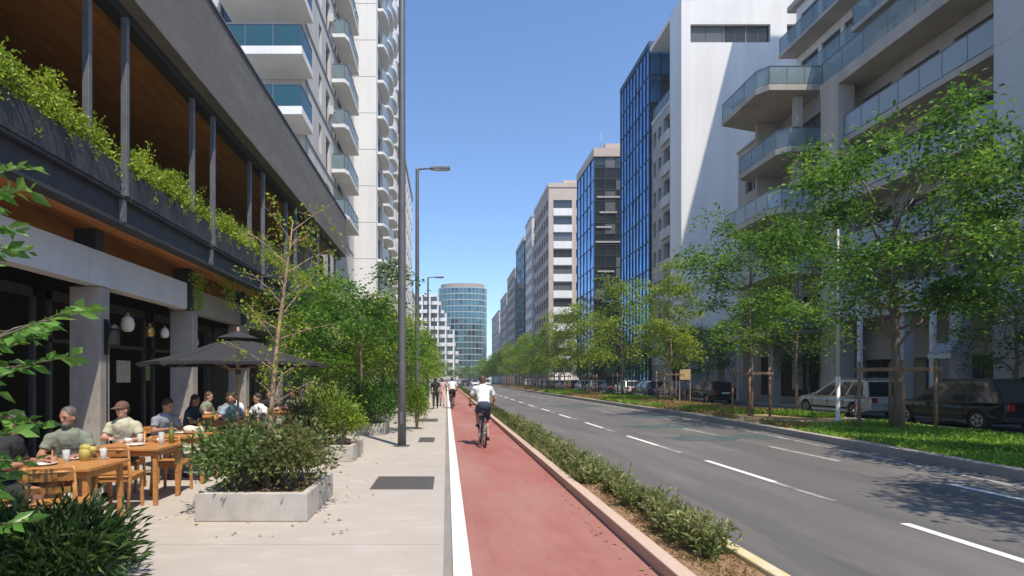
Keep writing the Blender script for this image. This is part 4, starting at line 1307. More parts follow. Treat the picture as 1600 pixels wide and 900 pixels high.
for i in range(5):
    planter(-3.25, -1.85, 25.2 + i * 5, 26.7 + i * 5, ORD[i] + ' concrete planter beyond the lamp post and the fourth planter', 'far pavement planters')
bushA = make_bush(401, .48, .70, 2700, .085, L['shrub'], .5, .22, 7, .35, 30)
bushB = make_bush(402, .48, .72, 2700, .085, L['shrub_red'], .5, .22, 7, .35, 30)
bushC = make_bush(403, .40, .78, 2000, .08, L['tree_lime'], .5, .25, 6, .4, 24)
bushD = make_bush(404, .55, .8, 1800, .11, L['tree_deep'], .5, .15, 6, .4, 28)
BN = ('stem', 'foliage')
put_tree(bushA, 'green shrub on the left of the nearest planter', (-2.62, 6.75, .27), 0, .9, None, 'shrub', 'shrub', BN)
put_tree(bushB, 'reddish green shrub on the right of the nearest planter', (-1.98, 6.85, .27), 1.2, .9, None, 'shrub', 'shrub', BN)
put_tree(bushA, 'low shrub at the back of the nearest planter behind the slender trunk', (-2.3, 7.3, .27), 2.2, .8, None, 'shrub', 'shrub', BN)
put_tree(bushC, 'round lime green bush on a stem at the right of the second planter', (-2.15, 11.1, .30), 0.3, .92, None, 'shrub', 'shrub', BN)
put_tree(bushB, 'reddish shrub at the left of the second planter', (-2.75, 11.2, .27), 2.3, 1.05, None, 'shrub', 'shrub', BN)
put_tree(bushC, 'taller light green bush at the back of the second planter', (-2.6, 11.7, .27), 1.3, 1.25, None, 'shrub', 'shrub', BN)
for i, (x, y) in enumerate(((-2.9, 16.3), (-2.2, 16.2), (-2.9, 20.9), (-2.2, 21.0))):
    put_tree(bushD, ('dark bush on the left of the third planter', 'dark bush on the right of the third planter', 'dark bush on the left of the fourth planter', 'dark bush on the right of the fourth planter')[i], (x, y, .27), i * 1.1, 1.15, None, 'shrub', 'shrub', BN)
for i in range(5):
    for dx in (-.35, .35):
        put_tree(bushD, ('left' if dx < 0 else 'right') + ' bush in the ' + ORD[i] + ' planter beyond the fourth planter', (-2.55 + dx, 25.9 + i * 5, .27), i + dx, 1.1, 'bushes in the far planters', 'shrub', 'shrub', BN)

# the slender leaning tree in the nearest planter
def slender():
    rng = np.random.default_rng(77)
    t = MB()
    tr = [(0, 0, -.05), (.02, 0, .6), (.07, .02, 1.4), (.14, .03, 2.2), (.24, .04, 3.0), (.33, .05, 3.65), (.37, .05, 4.05)]
    t.path(tr, [.042, .039, .035, .03, .024, .015, .005], 9)
    C, D, T, SZ = [], [], [], []
    for i in range(22):
        z = 1.25 + i * .125
        a = i * 2.4
        k = min(range(len(tr)), key=lambda q_: abs(tr[q_][2] - z))
        p0 = Vector(tr[k]); p0.z = z
        p0.x = .33 * max(0, (z - .3) / 3.35) ** 1.15
        ln = rng.uniform(.45, .85)
        e = p0 + Vector((math.cos(a) * ln, math.sin(a) * ln, rng.uniform(.25, .6)))
        m_ = (p0 + e) / 2 + Vector((0, 0, .03))
        t.path([p0, m_, e], [.009, .006, .002], 5, caps=False)
        for j in range(5):
            s0 = p0.lerp(e, rng.uniform(.4, .95)); s1 = s0 + Vector(rng.normal(size=3) * .16)
            t.path([s0, s1], [.004, .002], 4, caps=False)
            for q_ in range(int(rng.integers(4, 15))):
                C.append(np.array(s0.lerp(s1, rng.uniform(.3, 1.1))) + rng.normal(size=3) * .05); D.append(rng.normal(size=3) + np.array([0, 0, -.2])); T.append(rng.uniform(.2, .95)); SZ.append(rng.uniform(.04, .085))
    return t.mesh('trunk', M['bark_pale']), leaf_mesh('leaves', C, D, np.array(SZ), .6, np.array(T), L['tree_lime'], rng)
put_tree(slender(), 'slender leaning tree with pale bare trunk and sparse leaves in the nearest planter', (-2.27, 6.8, .27), 0, .84, name='slender_tree', names=('trunk', 'leaves'))

# trees along the left pavement
lt_a = make_tree(501, 1.5, 4.7, 1.45, 11, 125, .115, L['tree'], M['bark'], .055, .28)
lt_b = make_tree(502, 1.6, 4.8, 1.35, 10, 115, .115, L['tree_lime'], M['bark'], .055, .28)
lt_c = make_tree(503, 1.3, 4.5, 1.6, 12, 120, .125, L['tree'], M['bark'], .06, .30)
for (m_, x, y, s_, lab) in (
    (lt_a, -2.6, 16.4, 1.06, 'bright green leafy tree in the third planter left of the nearest lamp post'),
    (lt_b, -2.55, 21.1, 1.05, 'lime green tree in the fourth planter seen beside the lamp post'),
    (lt_c, -4.0, 17.6, .98, 'deep green tree by the shopfront behind the black umbrella'),
    (lt_a, -4.5, 20.8, 1.08, 'tall green tree by the shopfront columns beyond the umbrella'),
    (lt_c, -4.8, 24.5, 1.1, 'deep green tree near the far end of the restaurant front')):
    put_tree(m_, lab, (x, y, .25), y, s_)
for i in range(8):
    put_tree((lt_b, lt_a, lt_b)[i % 3], ORD[i] + ' tree past the fourth planter along the left pavement', (-2.5 + rnd.uniform(-.15, .15), 26.2 + i * 5.6, .2), i * 1.7, 1.0 + .03 * i, 'trees in the far left pavement row')
for i in range(9):
    put_tree((lt_c, lt_b, lt_a)[i % 3], ORD[i] + ' leafy tree before the white towers on the left, counted from the restaurant', (-4.9 + rnd.uniform(-.4, .4), 31 + i * 6.3, 0), i * 2.1, 1.15 + rnd.uniform(0, .2), 'trees before the left towers')
for i in range(7):
    put_tree((far_b, far_a)[i % 2], ORD[i] + ' of the distant trees on the left pavement near the third lamp', (-3.6 + rnd.uniform(-.5, .5), 88 + i * 14, 0), i * 1.3, .75, 'distant left pavement trees')
t = put_tree(bushC, 'narrow light green young plant in a pit right behind the nearest lamp post', (-.98, 17.6, .0), 0, .75, None, 'plant', 'young_plant', BN, sz=1.55)

# balcony greenery in the terrace planters
def trough(seed, ln, n):
    rng = np.random.default_rng(seed)
    C, D, T, SZ = [], [], [], []
    k = int(ln * 9)
    for i in range(k):
        edge = min(1, 4 * min((i + .5) / k, 1 - (i + .5) / k) + .35)
        hh = rng.uniform(.36, .82) * edge
        c = np.array([rng.uniform(-.26, .22), ln * (i + .5) / k, .10])
        q_ = n // k
        f = rng.random(q_)
        off = rng.normal(size=(q_, 3)) * np.array([.16, .15, .06]) * (1.1 - .5 * f)[:, None]
        off[:, 2] += hh * f + .02
        C.append(c + off); D.append(rng.normal(size=(q_, 3)) * .7 + np.array([.2, 0, .7])); T.append(np.clip(rng.normal(.48, .18) + rng.normal(size=q_) * .2, 0, 1)); SZ.append(rng.uniform(.045, .105, q_))
        if i % 6 == 0:   # a hanging strand
            q2 = 24
            zz = -rng.uniform(.1, .4) * rng.random(q2)
            C.append(np.stack([np.full(q2, .32) + rng.normal(size=q2) * .025, c[1] + rng.normal(size=q2) * .04, zz + .12], 1)); D.append(rng.normal(size=(q2, 3)) * .6 + np.array([.2, 0, -.8])); T.append(rng.random(q2)); SZ.append(rng.uniform(.035, .07, q2))
        if i % 5 == 1:   # a taller spray
            q2 = 44
            s1 = rng.random(q2)[:, None]
            tip = np.array([rng.uniform(-.25, .25), rng.uniform(-.3, .3), .85])
            C.append(c + s1 * tip + rng.normal(size=(q2, 3)) * .04); D.append(rng.normal(size=(q2, 3)) + np.array([0, 0, .4])); T.append(rng.random(q2) * .8 + .2); SZ.append(rng.uniform(.04, .08, q2))
    return leaf_mesh('terrace_plants', np.concatenate(C), np.concatenate(D), np.concatenate(SZ), .5, np.concatenate(T), L['hanging'], rng)
for i in range(len(YS) - 1):
    ya, yb = YS[i] - .05, YS[i + 1] - .55
    o = inst('terrace_plant', trough(600 + i, yb - ya, 13000 if i < 4 else 6000), None, (-6.58, ya, 5.66))
    tag(o, ['yellow green plants in the terrace planter above the camera', 'dense yellow green plants in the terrace planter nearest the left edge', 'yellow green plants in the terrace planter above the first column', 'yellow green plants in the terrace planter above the lantern column', 'yellow green plants in the terrace planter above the umbrella', 'yellow plants in the fifth terrace planter behind the slender tree', 'yellow plants in the next to last terrace planter', 'yellow plants in the last terrace planter by the tower'][i], 'plant')
# hanging creeper on the second column head
rng = np.random.default_rng(640)
def creeper(loc, ln, label, n=420, wd=.22):
    z = -ln * rng.random(n) ** 1.2
    P = np.stack([rng.normal(size=n) * .05, rng.normal(size=n) * wd * (1 + z / ln * .5), z], 1)
    o = inst('creeper', leaf_mesh('creeper', P, rng.normal(size=(n, 3)) * .6 + np.array([.3, 0, -.8]), rng.uniform(.05, .1, n), .55, np.clip(rng.normal(.5, .2, n), 0, 1), L['hanging'], rng), None, loc)
    tag(o, label, 'plant')
creeper((-6.93, 15.0, 4.6), 1.0, 'creeper hanging over the head of the second concrete column')
creeper((-6.6, 16.4, 4.7), .9, 'thin creeper trailing below the terrace between column and slender tree', 300, .5)
creeper((-6.5, 18.6, 4.75), 1.2, 'creeper trailing over the beam behind the slender tree', 500, .8)

# foreground: oleander at bottom left, leafy shrub at left edge
ole = make_bush(701, .60, .62, 4200, .17, L['oleander'], .17, .08, 10, .55, 46, tight=.2)
put_tree(ole, 'dark green shrub with narrow leaves in the bottom left corner', (-3.12, 4.28, 0), .4, .74, None, 'shrub', 'oleander_shrub', BN)
put_tree(ole, 'second narrow leaved shrub at the left frame edge behind the first', (-3.95, 4.35, 0), 2.4, .74, None, 'shrub', 'oleander_shrub', BN)
def leafy():
    rng = np.random.default_rng(711)
    t = MB(); C, D, T, SZ = [], [], [], []
    sprays = []
    for i in range(44):
        z0 = rng.uniform(.35, 2.75)
        az = rng.uniform(-1.5, 2.2)
        ln = rng.uniform(.3, .58)
        sprays.append((z0, az, ln))
    sprays += [(1.62, -.1, .95), (1.72, .2, .9), (1.50, .05, .85), (2.75, .05, .6), (2.45, -.3, .5), (1.85, .35, .6), (2.85, .3, .55), (1.35, .3, .6), (1.1, .0, .55)]
    t.path([(0, 0, -.03), (.05, .02, 1.0), (.0, .05, 2.0), (.08, 0, 3.0)], [.03, .026, .02, .008], 7)
    for (z0, az, ln) in sprays:
        p0 = np.array([.03, .03, z0]); dr = np.array([math.cos(az), math.sin(az), rng.uniform(-.1, .5)])
        e = p0 + dr * ln
        m_ = (p0 + e) / 2 + np.array([0, 0, .07])
        t.path([tuple(p0), tuple(m_), tuple(e)], [.011, .007, .002], 5, caps=False)
        n = int(ln * 34)
        for q_ in range(n):
            f = .25 + .78 * q_ / n
            p = (1 - f) ** 2 * p0 + 2 * f * (1 - f) * m_ + f * f * e
            sdv = np.cross(dr, [0, 0, 1]); sdv /= np.linalg.norm(sdv)
            sg = 1 if q_ % 2 else -1
            C.append(p); D.append(dr * rng.uniform(.4, .9) + sdv * sg * rng.uniform(.3, 1.0) + np.array([0, 0, rng.uniform(-.7, .4)])); T.append(rng.normal(.5, .2)); SZ.append(rng.uniform(.07, .16))
    return t.mesh('stem', M['bark']), leaf_mesh('foliage', C, D, np.array(SZ), .44, np.array(T), L['bright'], rng, .10)
put_tree(leafy(), 'tall leafy shrub with bright pointed leaves reaching in at the left edge', (-3.38, 3.5, 0), 0, 1, None, 'shrub', 'leafy_shrub', BN)

# ================================================================ lamp posts, grates, posts
def lamp(x, y, label, head=True, H=11.0):
    t = thing('street_lamp', label, 'street lamp', (x, y, 0))
    b = MB(); b.lathe([(.20, .003), (.20, .02)], 16); b.build('base_plate', M['lamp_steel'], t)
    b = MB(); b.lathe([(.105, .02), (.10, 2.0), (.092, 6), (.075, H - .1), (.07, H)], 18); b.build('pole', M['lamp_steel'], t)
    b = MB(); b.path([(0, 0, H - .15), (.08, 0, H - .03), (.4, 0, H + .0), (.62, 0, H)], [.045, .045, .04, .035], 8); b.build('arm', M['lamp_steel'], t)
    b = MB(); b.prism([(.58, -.10), (1.35, -.15), (1.46, -.08), (1.46, .08), (1.35, .15), (.58, .10)], 'z', H - .05, H + .07); hd = b.build('lamp_head', M['grey_steel'], t, bevel=.02)
    b = MB(); b.prism([(.75, -.1), (1.38, -.12), (1.38, .12), (.75, .1)], 'z', H - .075, H - .053); b.build('lens', M['sign_white'], hd)
    b = MB(); b.box(-.03, .03, -.106, -.085, .55, .85); b.build('service_door', M['lamp_steel'], t)
lamp(-1.1, 13.2, 'nearest dark street lamp, its thick post rising out of the frame', H=11.9)
lamp(-1.31, 23.9, 'second dark street lamp, arm and head against the blue sky')
lamp(-1.72, 49.5, 'third dark street lamp, small in the distance before the scalloped block')
lamp(-1.8, 78, 'fourth street lamp, smallest, among the lime green trees')
t = thing('light_pole', 'thin pale pole standing on the verge left of the silver car', 'pole', (13.9, 19.1, .12))
b = MB(); b.lathe([(.15, 0), (.15, .05), (.07, .12), (.065, 1.6)], 14); b.build('base', M['white_metal'], t)
b = MB(); b.lathe([(.055, 1.6), (.052, 3.9), (.06, 3.92), (.06, 4.0), (.042, 4.02), (.035, 6.9), (.01, 6.95)], 12); b.build('pole', M['white_metal'], t)
def vpost(x, y, h, label):
    t = thing('bollard_post', label, 'post', (x, y, .1))
    b = MB(); b.prism([(-.09, -.09), (.09, -.09), (.09, .09), (-.09, .09)], 'z', 0, h); b.build('shaft', M['white_metal'], t, bevel=.02)
    b = MB(); b.prism([(-.14, -.14), (.14, -.14), (.14, .14), (-.14, .14)], 'z', 0, .25); b.build('foot', M['concrete'], t, bevel=.02)
    b = MB(); b.lathe([(.11, h), (.11, h + .08), (.03, h + .14)], 10); b.build('cap', M['white_metal'], t)
vpost(20.9, 27.2, 5.4, 'tall pale square post behind the silver car')
vpost(20.8, 23.0, 4.5, 'tall pale square post between the largest tree and the awning')

def grating(x0, x1, y0, y1, n, label):
    t = thing('drain_grate', label, 'drain grate', ((x0 + x1) / 2, (y0 + y1) / 2, 0))
    w_, d = (x1 - x0) / 2, (y1 - y0) / 2
    b = MB(); b.box(-w_, w_, -d, -d + .03, .001, .009); b.box(-w_, w_, d - .03, d, .001, .009); b.box(-w_, -w_ + .03, -d + .03, d - .03, .001, .009); b.box(w_ - .03, w_, -d + .03, d - .03, .001, .009)
    b.build('frame', M['grate'], t)
    b = MB(); b.quad((-w_, -d, .0015), (w_, -d, .0015), (w_, d, .0015), (-w_, d, .0015)); b.build('pit', M['trim'], t)
    bb = MB(); bw = (2 * w_ - .06) / n; bb.box(-bw * .33, bw * .33, -d + .03, d - .03, .0016, .008)
    me = bb.mesh('bar', M['grate'])
    for i in range(n): inst('bar', me, t, (-w_ + .03 + bw * (i + .5), 0, 0))
grating(-1.15, -.2, 8.02, 9.06, 30, 'largest square iron drain grate in the near pavement')
grating(-.75, -.33, 14.0, 15.1, 12, 'small iron drain grate in the pavement beside the nearest lamp post')
grating(-1.15, -.35, 20.7, 22.2, 16, 'farthest iron drain grate in the pavement beyond the small one')

# fallen leaves on the pavement and along the kerbs
rng = np.random.default_rng(880)
def litter(n):
    P = []
    while len(P) < n:
        u = rng.random()
        if u < .45: x, y = rng.uniform(-3.6, -1.0), 5.5 + 20 * rng.random() ** 1.5
        elif u < .75: x, y = 1.78 - abs(rng.normal()) * .10, 4 + 25 * rng.random() ** 1.5
        else: x, y = kerb_x(12) - .1 - abs(rng.normal()) * .25, 8 + 12 * rng.random()
        P.append((x, y, .009))
    return np.array(P)
P = litter(420)
o = inst('fallen_leaves', leaf_mesh('fallen_leaves', P, rng.normal(size=(420, 3)) * np.array([1, 1, .12]), rng.uniform(.03, .07, 420), .55, rng.random(420), L['dry'], rng, rollup=(.2, 1)), None)
tag(o, 'dry fallen leaves scattered on pavement and kerb edges', 'leaves', None, 'stuff')
# plants standing on the angular balconies
for (x, y, z, s_, lab) in ((20.2, 33.0, 19.2, .9, 'bushy pot plant at the near corner of the top angular balcony'), (21.6, 33.2, 19.2, .8, 'pot plant by the column end of the top angular balcony'), (19.6, 35.6, 19.2, .75, 'pot plant at the far end of the top angular balcony'), (21.5, 32.9, 15.55, .7, 'pot plant on the second angular balcony from the top'), (24.2, 29.0, 18.4, 1.0, 'bushy plant on the roof deck behind its glass rail'), (23.6, 26.5, 18.4, .9, 'second bushy plant on the roof deck farther along the rail')):
    e = put_tree(bushD, lab, (x, y, z + .25), x, s_, None, 'plant', 'balcony_plant', BN)
    b = MB(); b.lathe([(.16 / s_, -.25 / s_), (.21 / s_, .05), (.19 / s_, .05), (.15 / s_, 0)], 12); b.build('pot', M['planter_concrete'], e)
# ================================================================ people
def V(*a): return Vector(a)
def cap(b, p, q, r0, r1, n=10):
    p, q = Vector(p), Vector(q)
    b.sph(p, r0, n); b.sph(q, r1, n)
    if (q - p).length > 1e-4: b.path([p, q], [r0, r1], n)
def flat(b, p, q, r0, r1, n=10):
    b.path([p, q], [r0, r1], n)

def remesh(o, vox, smooth=6):
    m = o.modifiers.new('remesh', 'REMESH'); m.mode = 'VOXEL'; m.voxel_size = vox; m.use_smooth_shade = True
    s_ = o.modifiers.new('smooth', 'SMOOTH'); s_.factor = .5; s_.iterations = smooth
    return o

fold_tex = bpy.data.textures.new('cloth folds', 'CLOUDS')
fold_tex.noise_scale = .085; fold_tex.noise_depth = 2
def person(label, loc, rz, J, look=(0, 1, -.1), skin='skin', shirt='c_white', legs='c_navy', legs_to='knee', hair='hair', hair_len=0, cap_=None, vox=.011, sleeve=.62, group=None, shoes='shoe', scale=1.0, beard=False):
    """one continuous body grown over a posed skeleton; hair, clothing, shoes, eyes are its children.
       J: joints pelvis, neck, head, and pairs shoulder, elbow, wrist, hip, knee, ankle, toe as [left, right]"""
    t = thing('person', label, 'person', loc, rz, group)
    t.scale = (scale,) * 3
    up = (J['neck'] - J['pelvis']).normalized()
    rt = (J['shoulder'][1] - J['shoulder'][0]).normalized()
    fw = up.cross(rt).normalized()
    hrt = (J['hip'][1] - J['hip'][0]).normalized()
    pe, ne, hd = J['pelvis'], J['neck'], J['head']
    ch = pe.lerp(ne, .70); be = pe.lerp(ne, .36)
    lk = Vector(look).normalized(); hu = (Vector((0, 0, 1)) - lk * lk.z).normalized(); hr = lk.cross(hu).normalized()
    def torso(b, k, hem=False):
        b.ell(ch, (rt * (.152 + k), fw * (.110 + k), up * (.20 + k)), 16)
        b.ell(ch + up * .06 + fw * .02, (rt * (.125 + k), fw * (.10 + k), up * (.13 + k)), 14)
        b.ell(be if not hem else be + up * .03, (rt * (.142 + k), fw * (.105 + k), up * (.19 + k - (.03 if hem else 0))), 16)
        if hem: b.ell(pe + up * .085, (hrt * (.148 + k), fw * (.108 + k), up * .075), 16)
        else: b.ell(pe, (hrt * (.158 + k), fw * (.118 + k), up * (.12 + k)), 16)
        for s in J['shoulder']:
            cap(b, ne - up * .045, s, .052 + k, .054 + k)
    B = MB()
    torso(B, 0)
    cap(B, ne - up * .05, hd - hu * .06, .058, .050)
    B.ell(hd + hu * .02, (hr * .073, lk * .093, hu * .105), 16)
    B.ell(hd - hu * .055 + lk * .022, (hr * .052, lk * .066, hu * .062), 14)
    B.ell(hd + lk * .094 - hu * .015, (hr * .013, lk * .018, hu * .024), 8)     # nose
    B.ell(hd + lk * .083 - hu * .058, (hr * .024, lk * .010, hu * .009), 8)     # lips
    for s in (-1, 1):
        B.ell(hd + hr * s * .076 - hu * .008, (hr * .010, lk * .020, hu * .030), 8)   # ears
        B.ell(hd + lk * .078 + hr * s * .03 + hu * .030, (hr * .022, lk * .013, hu * .009), 8)  # brow
    for i, (s, e, w_) in enumerate(zip(J['shoulder'], J['elbow'], J['wrist'])):
        cap(B, s, e, .050, .040); cap(B, s.lerp(e, .3), s.lerp(e, .6), .050, .046)
        cap(B, e, w_, .041, .027); cap(B, e.lerp(w_, .2), e.lerp(w_, .4), .042, .038)
        # hand: palm, four curled fingers of different lengths, thumb from the side
        d = (w_ - e).normalized(); sd = d.cross(Vector((0, 0, 1)))
        sd = sd.normalized() if sd.length > .1 else rt
        if i == 0: sd = -sd
        dn = d.cross(sd).normalized()
        if dn.z > 0: dn = -dn
        B.ell(w_ + d * .052, (sd * .040, dn * .017, d * .052), 10)
        for k, ln in enumerate((.066, .075, .070, .056)):
            r_ = w_ + d * .092 + sd * (.029 - .0195 * k)
            m_ = r_ + d * ln * .5 + dn * .012; e_ = m_ + d * ln * .28 + dn * ln * .42
            cap(B, r_, m_, .0105, .0098, 6); cap(B, m_, e_, .0098, .0088, 6)
        r_ = w_ + d * .03 + sd * .034; m_ = r_ + sd * .024 + d * .030; e_ = m_ + d * .030 + dn * .012
        cap(B, r_, m_, .014, .012, 6); cap(B, m_, e_, .012, .010, 6)
    for h, k, a, q in zip(J['hip'], J['knee'], J['ankle'], J['toe']):
        cap(B, h, k, .088, .056); cap(B, k, a, .056, .036)
        cv = k.lerp(a, .32) - (q - a).normalized() * .018
        B.ell(cv, ((q - a).normalized() * .055, hrt * .050, (a - k).normalized() * .11), 10)
        cap(B, a - V(0, 0, .03), q, .036, .028)
    remesh(B.build('body', M[skin], t), vox)
    # shirt with sleeves
    B = MB(); torso(B, .022, True)
    for s, e in zip(J['shoulder'], J['elbow']):
        B.sph(s, .068); flat(B, s, s.lerp(e, sleeve), .068, .063, 12)
    so_ = remesh(B.build('shirt', M[shirt], t), .012, 4)
    dm = so_.modifiers.new('folds', 'DISPLACE'); dm.texture = fold_tex; dm.texture_coords = 'LOCAL'; dm.strength = .024; dm.mid_level = .5
    # trousers or shorts
    B = MB(); B.ell(pe - up * .02, (hrt * .176, fw * .138, up * .135), 16)
    for h, k, a in zip(J['hip'], J['knee'], J['ankle']):
        B.sph(h, .104)
        if legs_to == 'knee':
            flat(B, h, h.lerp(k, .86), .104, .084, 12)
        else:
            B.path([h, k], [.104, .075], 12); B.sph(k, .074); flat(B, k, k.lerp(a, .93), .074, .060, 12)
    remesh(B.build('shorts' if legs_to == 'knee' else 'trousers', M[legs], t), .014, 5)
    for a, q in zip(J['ankle'], J['toe']):
        dv = (q - a); dv.z = 0; dv.normalize()
        B = MB(); m_ = (a + q) / 2
        B.ell(a - V(0, 0, .035) - dv * .01, (dv * .06, dv.cross(V(0, 0, 1)) * .042, V(0, 0, .05)), 10)
        B.ell(m_.lerp(q, .35) - V(0, 0, .012), ((q - a).normalized() * .105, dv.cross(V(0, 0, 1)) * .046, V(0, 0, .042)), 10)
        remesh(B.build('shoe', M[shoes], t), .011, 3)
    # hair
    B = MB()
    if cap_:
        B.ell(hd + hu * .05 - lk * .004, (hr * .086, lk * .104, hu * .088), 16)
        B.ell(hd + hu * .052 + lk * .105, (hr * .07, lk * .07, hu * .012), 12)
        remesh(B.build('cap', M[cap_], t), .009, 3)
        B = MB(); B.ell(hd + hu * .0 - lk * .028, (hr * .080, lk * .082, hu * .07), 14)
        remesh(B.build('hair', M[hair], t), .01, 3)
    else:
        B.ell(hd + hu * .048 - lk * .016, (hr * .083, lk * .094, hu * .092), 16)
        B.ell(hd - hu * .0 - lk * .040, (hr * .078, lk * .070, hu * .085), 14)
        if hair_len:
            B.ell(hd - hu * hair_len * .5 - lk * .06, (hr * .08, lk * .05, hu * (.06 + hair_len * .5)), 12)
        remesh(B.build('hair', M[hair], t), .009, 3)
    if beard:
        B = MB(); B.ell(hd - hu * .072 + lk * .030, (hr * .056, lk * .064, hu * .050), 14); remesh(B.build('beard', M[hair], t), .009, 3)
    for s in (-1, 1):
        B = MB(); B.ell(hd + lk * .089 + hr * s * .030 + hu * .030, (hr * .018, lk * .006, hu * .004), 8); B.build('eyebrow', M['hair'], t)
        B = MB(); B.sph(hd + lk * .083 + hr * s * .030 + hu * .012, .0085, 8); B.build('eye', M['black'], t)
    return t

def seated(lean=.08, arms=((.14, .40, .80), (.14, .40, .80)), twist=0.0, spread=.12):
    """sitting on a 0.45 m seat, facing +y; arms give wrist (|x|, y, z) for left and right"""
    J = dict(pelvis=V(0, 0, .56), neck=V(0, lean, 1.07), head=V(0, lean + .045, 1.215))
    J['shoulder'] = [V(-.168, lean * .9, .975), V(.168, lean * .9, .975)]
    J['wrist'] = [V(-arms[0][0], arms[0][1], arms[0][2]), V(arms[1][0], arms[1][1], arms[1][2])]
    J['elbow'] = []
    for s, w_, sg in zip(J['shoulder'], J['wrist'], (-1, 1)):
        m_ = (s + w_) / 2 + V(sg * .10, -.06, -.10); J['elbow'].append(m_)
    J['hip'] = [V(-.09, .02, .545), V(.09, .02, .545)]
    J['knee'] = [V(-spread, .44, .52), V(spread, .44, .52)]
    J['ankle'] = [V(-spread, .46, .09), V(spread, .42, .09)]
    J['toe'] = [V(-spread - .02, .61, .045), V(spread + .02, .57, .045)]
    return J

# ---------------------------------------------------------------- cyclists
def bicycle(label, loc, rz, colour='dark_steel', scale=1.0):
    t = thing('bicycle', label, 'bicycle', loc, rz); t.scale = (scale,) * 3
    rw, cy0, cy1 = .335, -.46, .60
    def wheel(y):
        b = MB(); n = 32
        pts = [(0, y + rw * math.cos(2 * math.pi * i / n), rw + rw * math.sin(2 * math.pi * i / n)) for i in range(n + 1)]
        b.path(pts, .022, 7, caps=False); w_ = b.build('wheel', M['rubber'], t)
        b = MB(); pts = [(0, y + (rw - .03) * math.cos(2 * math.pi * i / n), rw + (rw - .03) * math.sin(2 * math.pi * i / n)) for i in range(n + 1)]
        b.path(pts, .011, 6, caps=False); b.build('rim', M['rim'], w_)
        b = MB()
        for i in range(18):
            a = 2 * math.pi * i / 18; sx = .03 if i % 2 else -.03
            b.tube((sx, y, rw), (0, y + (rw - .03) * math.cos(a), rw + (rw - .03) * math.sin(a)), .0016, n=4)
        b.build('spoke', M['rim'], w_)
        b = MB(); b.tube((-.05, y, rw), (.05, y, rw), .022, n=10); b.build('hub', M['rim'], w_)
    wheel(cy0); wheel(cy1)
    bb_, seat, headt, headb = V(0, 0, .29), V(0, -.17, .80), V(0, .40, .86), V(0, .44, .72)
    b = MB()
    for p, q in ((bb_, seat), (seat - V(0, 0, .05), headt), (bb_, headb), (headb, headt)): b.tube(p, q, .018, n=8)
    for s in (-.055, .055):
        b.tube(bb_ + V(s * .6, 0, 0), (s, cy0, rw), .010, n=6); b.tube(seat - V(-s * .3, 0, .06), (s, cy0, rw), .008, n=6)
        b.path([headb + V(s * .6, 0, -.02), (s, .52, .52), (s, cy1, rw)], .012, 6)
    b.build('frame', M[colour], t)
    b = MB(); b.tube(seat, seat + V(0, -.03, .13), .013, n=8); b.build('seat_post', M['rim'], t)
    b = MB(); b.ell(seat + V(0, -.10, .155), ((.085, 0, 0), (0, .11, 0), (0, 0, .035)), 12); b.ell(seat + V(0, .04, .155), ((.03, 0, 0), (0, .12, 0), (0, 0, .028)), 10); remesh(b.build('saddle', M['rubber'], t), .012, 2)
    b = MB(); b.tube(headt, headt + V(0, -.02, .12), .014, n=8); b.path([(-.31, .34, .985), (-.2, .40, .99), (0, .40, .975), (.2, .40, .99), (.31, .34, .985)], .012, 7); b.build('handlebar', M['dark_steel'], t)
    for s in (-1, 1):
        b = MB(); b.tube((s * .22, .39, .99), (s * .32, .335, .985), .017, n=8); b.build('grip', M['rubber'], t)
    b = MB(); b.tube((-.06, 0, .29), (.06, 0, .29), .02, n=8); b.tube((.045, 0, .29), (.045, .012, .29), .09, n=16)
    b.path([(.06, 0, .29), (.075, -.03, .125)], .012, 6); b.path([(-.06, 0, .29), (-.075, .03, .455)], .012, 6); b.build('crank', M['rim'], t)
    for s, y, z in ((1, -.03, .125), (-1, .03, .455)):
        b = MB(); b.box(s * .08 - .0, s * .08 + s * .09, y - .04, y + .04, z - .012, z + .012) if s > 0 else b.box(-.17, -.08, y - .04, y + .04, z - .012, z + .012)
        b.build('pedal', M['rubber'], t)
    b = MB(); pts = [(0, cy0 + (rw + .04) * math.cos(R(a)), rw + (rw + .04) * math.sin(R(a))) for a in range(20, 200, 12)]
    for p, q in zip(pts, pts[1:]): b.bar(p, q, .05, .006)
    b.build('mudguard', M['dark_steel'], t)
    b = MB(); b.box(-.025, .025, cy0 - .27, cy0 - .23, .60, .66); b.build('rear_reflector', M['tail_red'], t, bevel=.006)
    return t
def rider():
    J = dict(pelvis=V(0, -.26, 1.00), neck=V(0, .02, 1.47), head=V(0, .075, 1.60))
    J['shoulder'] = [V(-.19, .02, 1.40), V(.19, .02, 1.40)]
    J['elbow'] = [V(-.315, .10, 1.15), V(.315, .10, 1.15)]
    J['wrist'] = [V(-.29, .30, 1.03), V(.29, .30, 1.03)]
    J['hip'] = [V(-.09, -.22, .95), V(.09, -.22, .95)]
    J['knee'] = [V(-.12, .17, .83), V(.11, .06, .60)]
    J['ankle'] = [V(-.125, -.02, .52), V(.125, -.08, .21)]
    J['toe'] = [V(-.13, .12, .485), V(.13, .07, .155)]
    return J
bicycle('black bicycle ridden by the cyclist in the white shirt on the red path', (.90, 13.45, .002), R(2))
person('cyclist seen from behind in white shirt and dark shorts riding on the red path', (.90, 13.45, .002), R(2), rider(), (0, 1, -.05), 'skin', 'c_white', 'c_navy', 'knee', 'hair_red', vox=.011)
bicycle('small distant bicycle under the second cyclist on the red path', (.30, 30.2, .002), R(4))
person('distant second cyclist in pale grey shirt and dark shorts on the red path', (.30, 30.2, .002), R(4), rider(), (0, 1, 0), 'skin_dark', 'c_white', 'c_black', 'knee', 'hair', vox=.02)

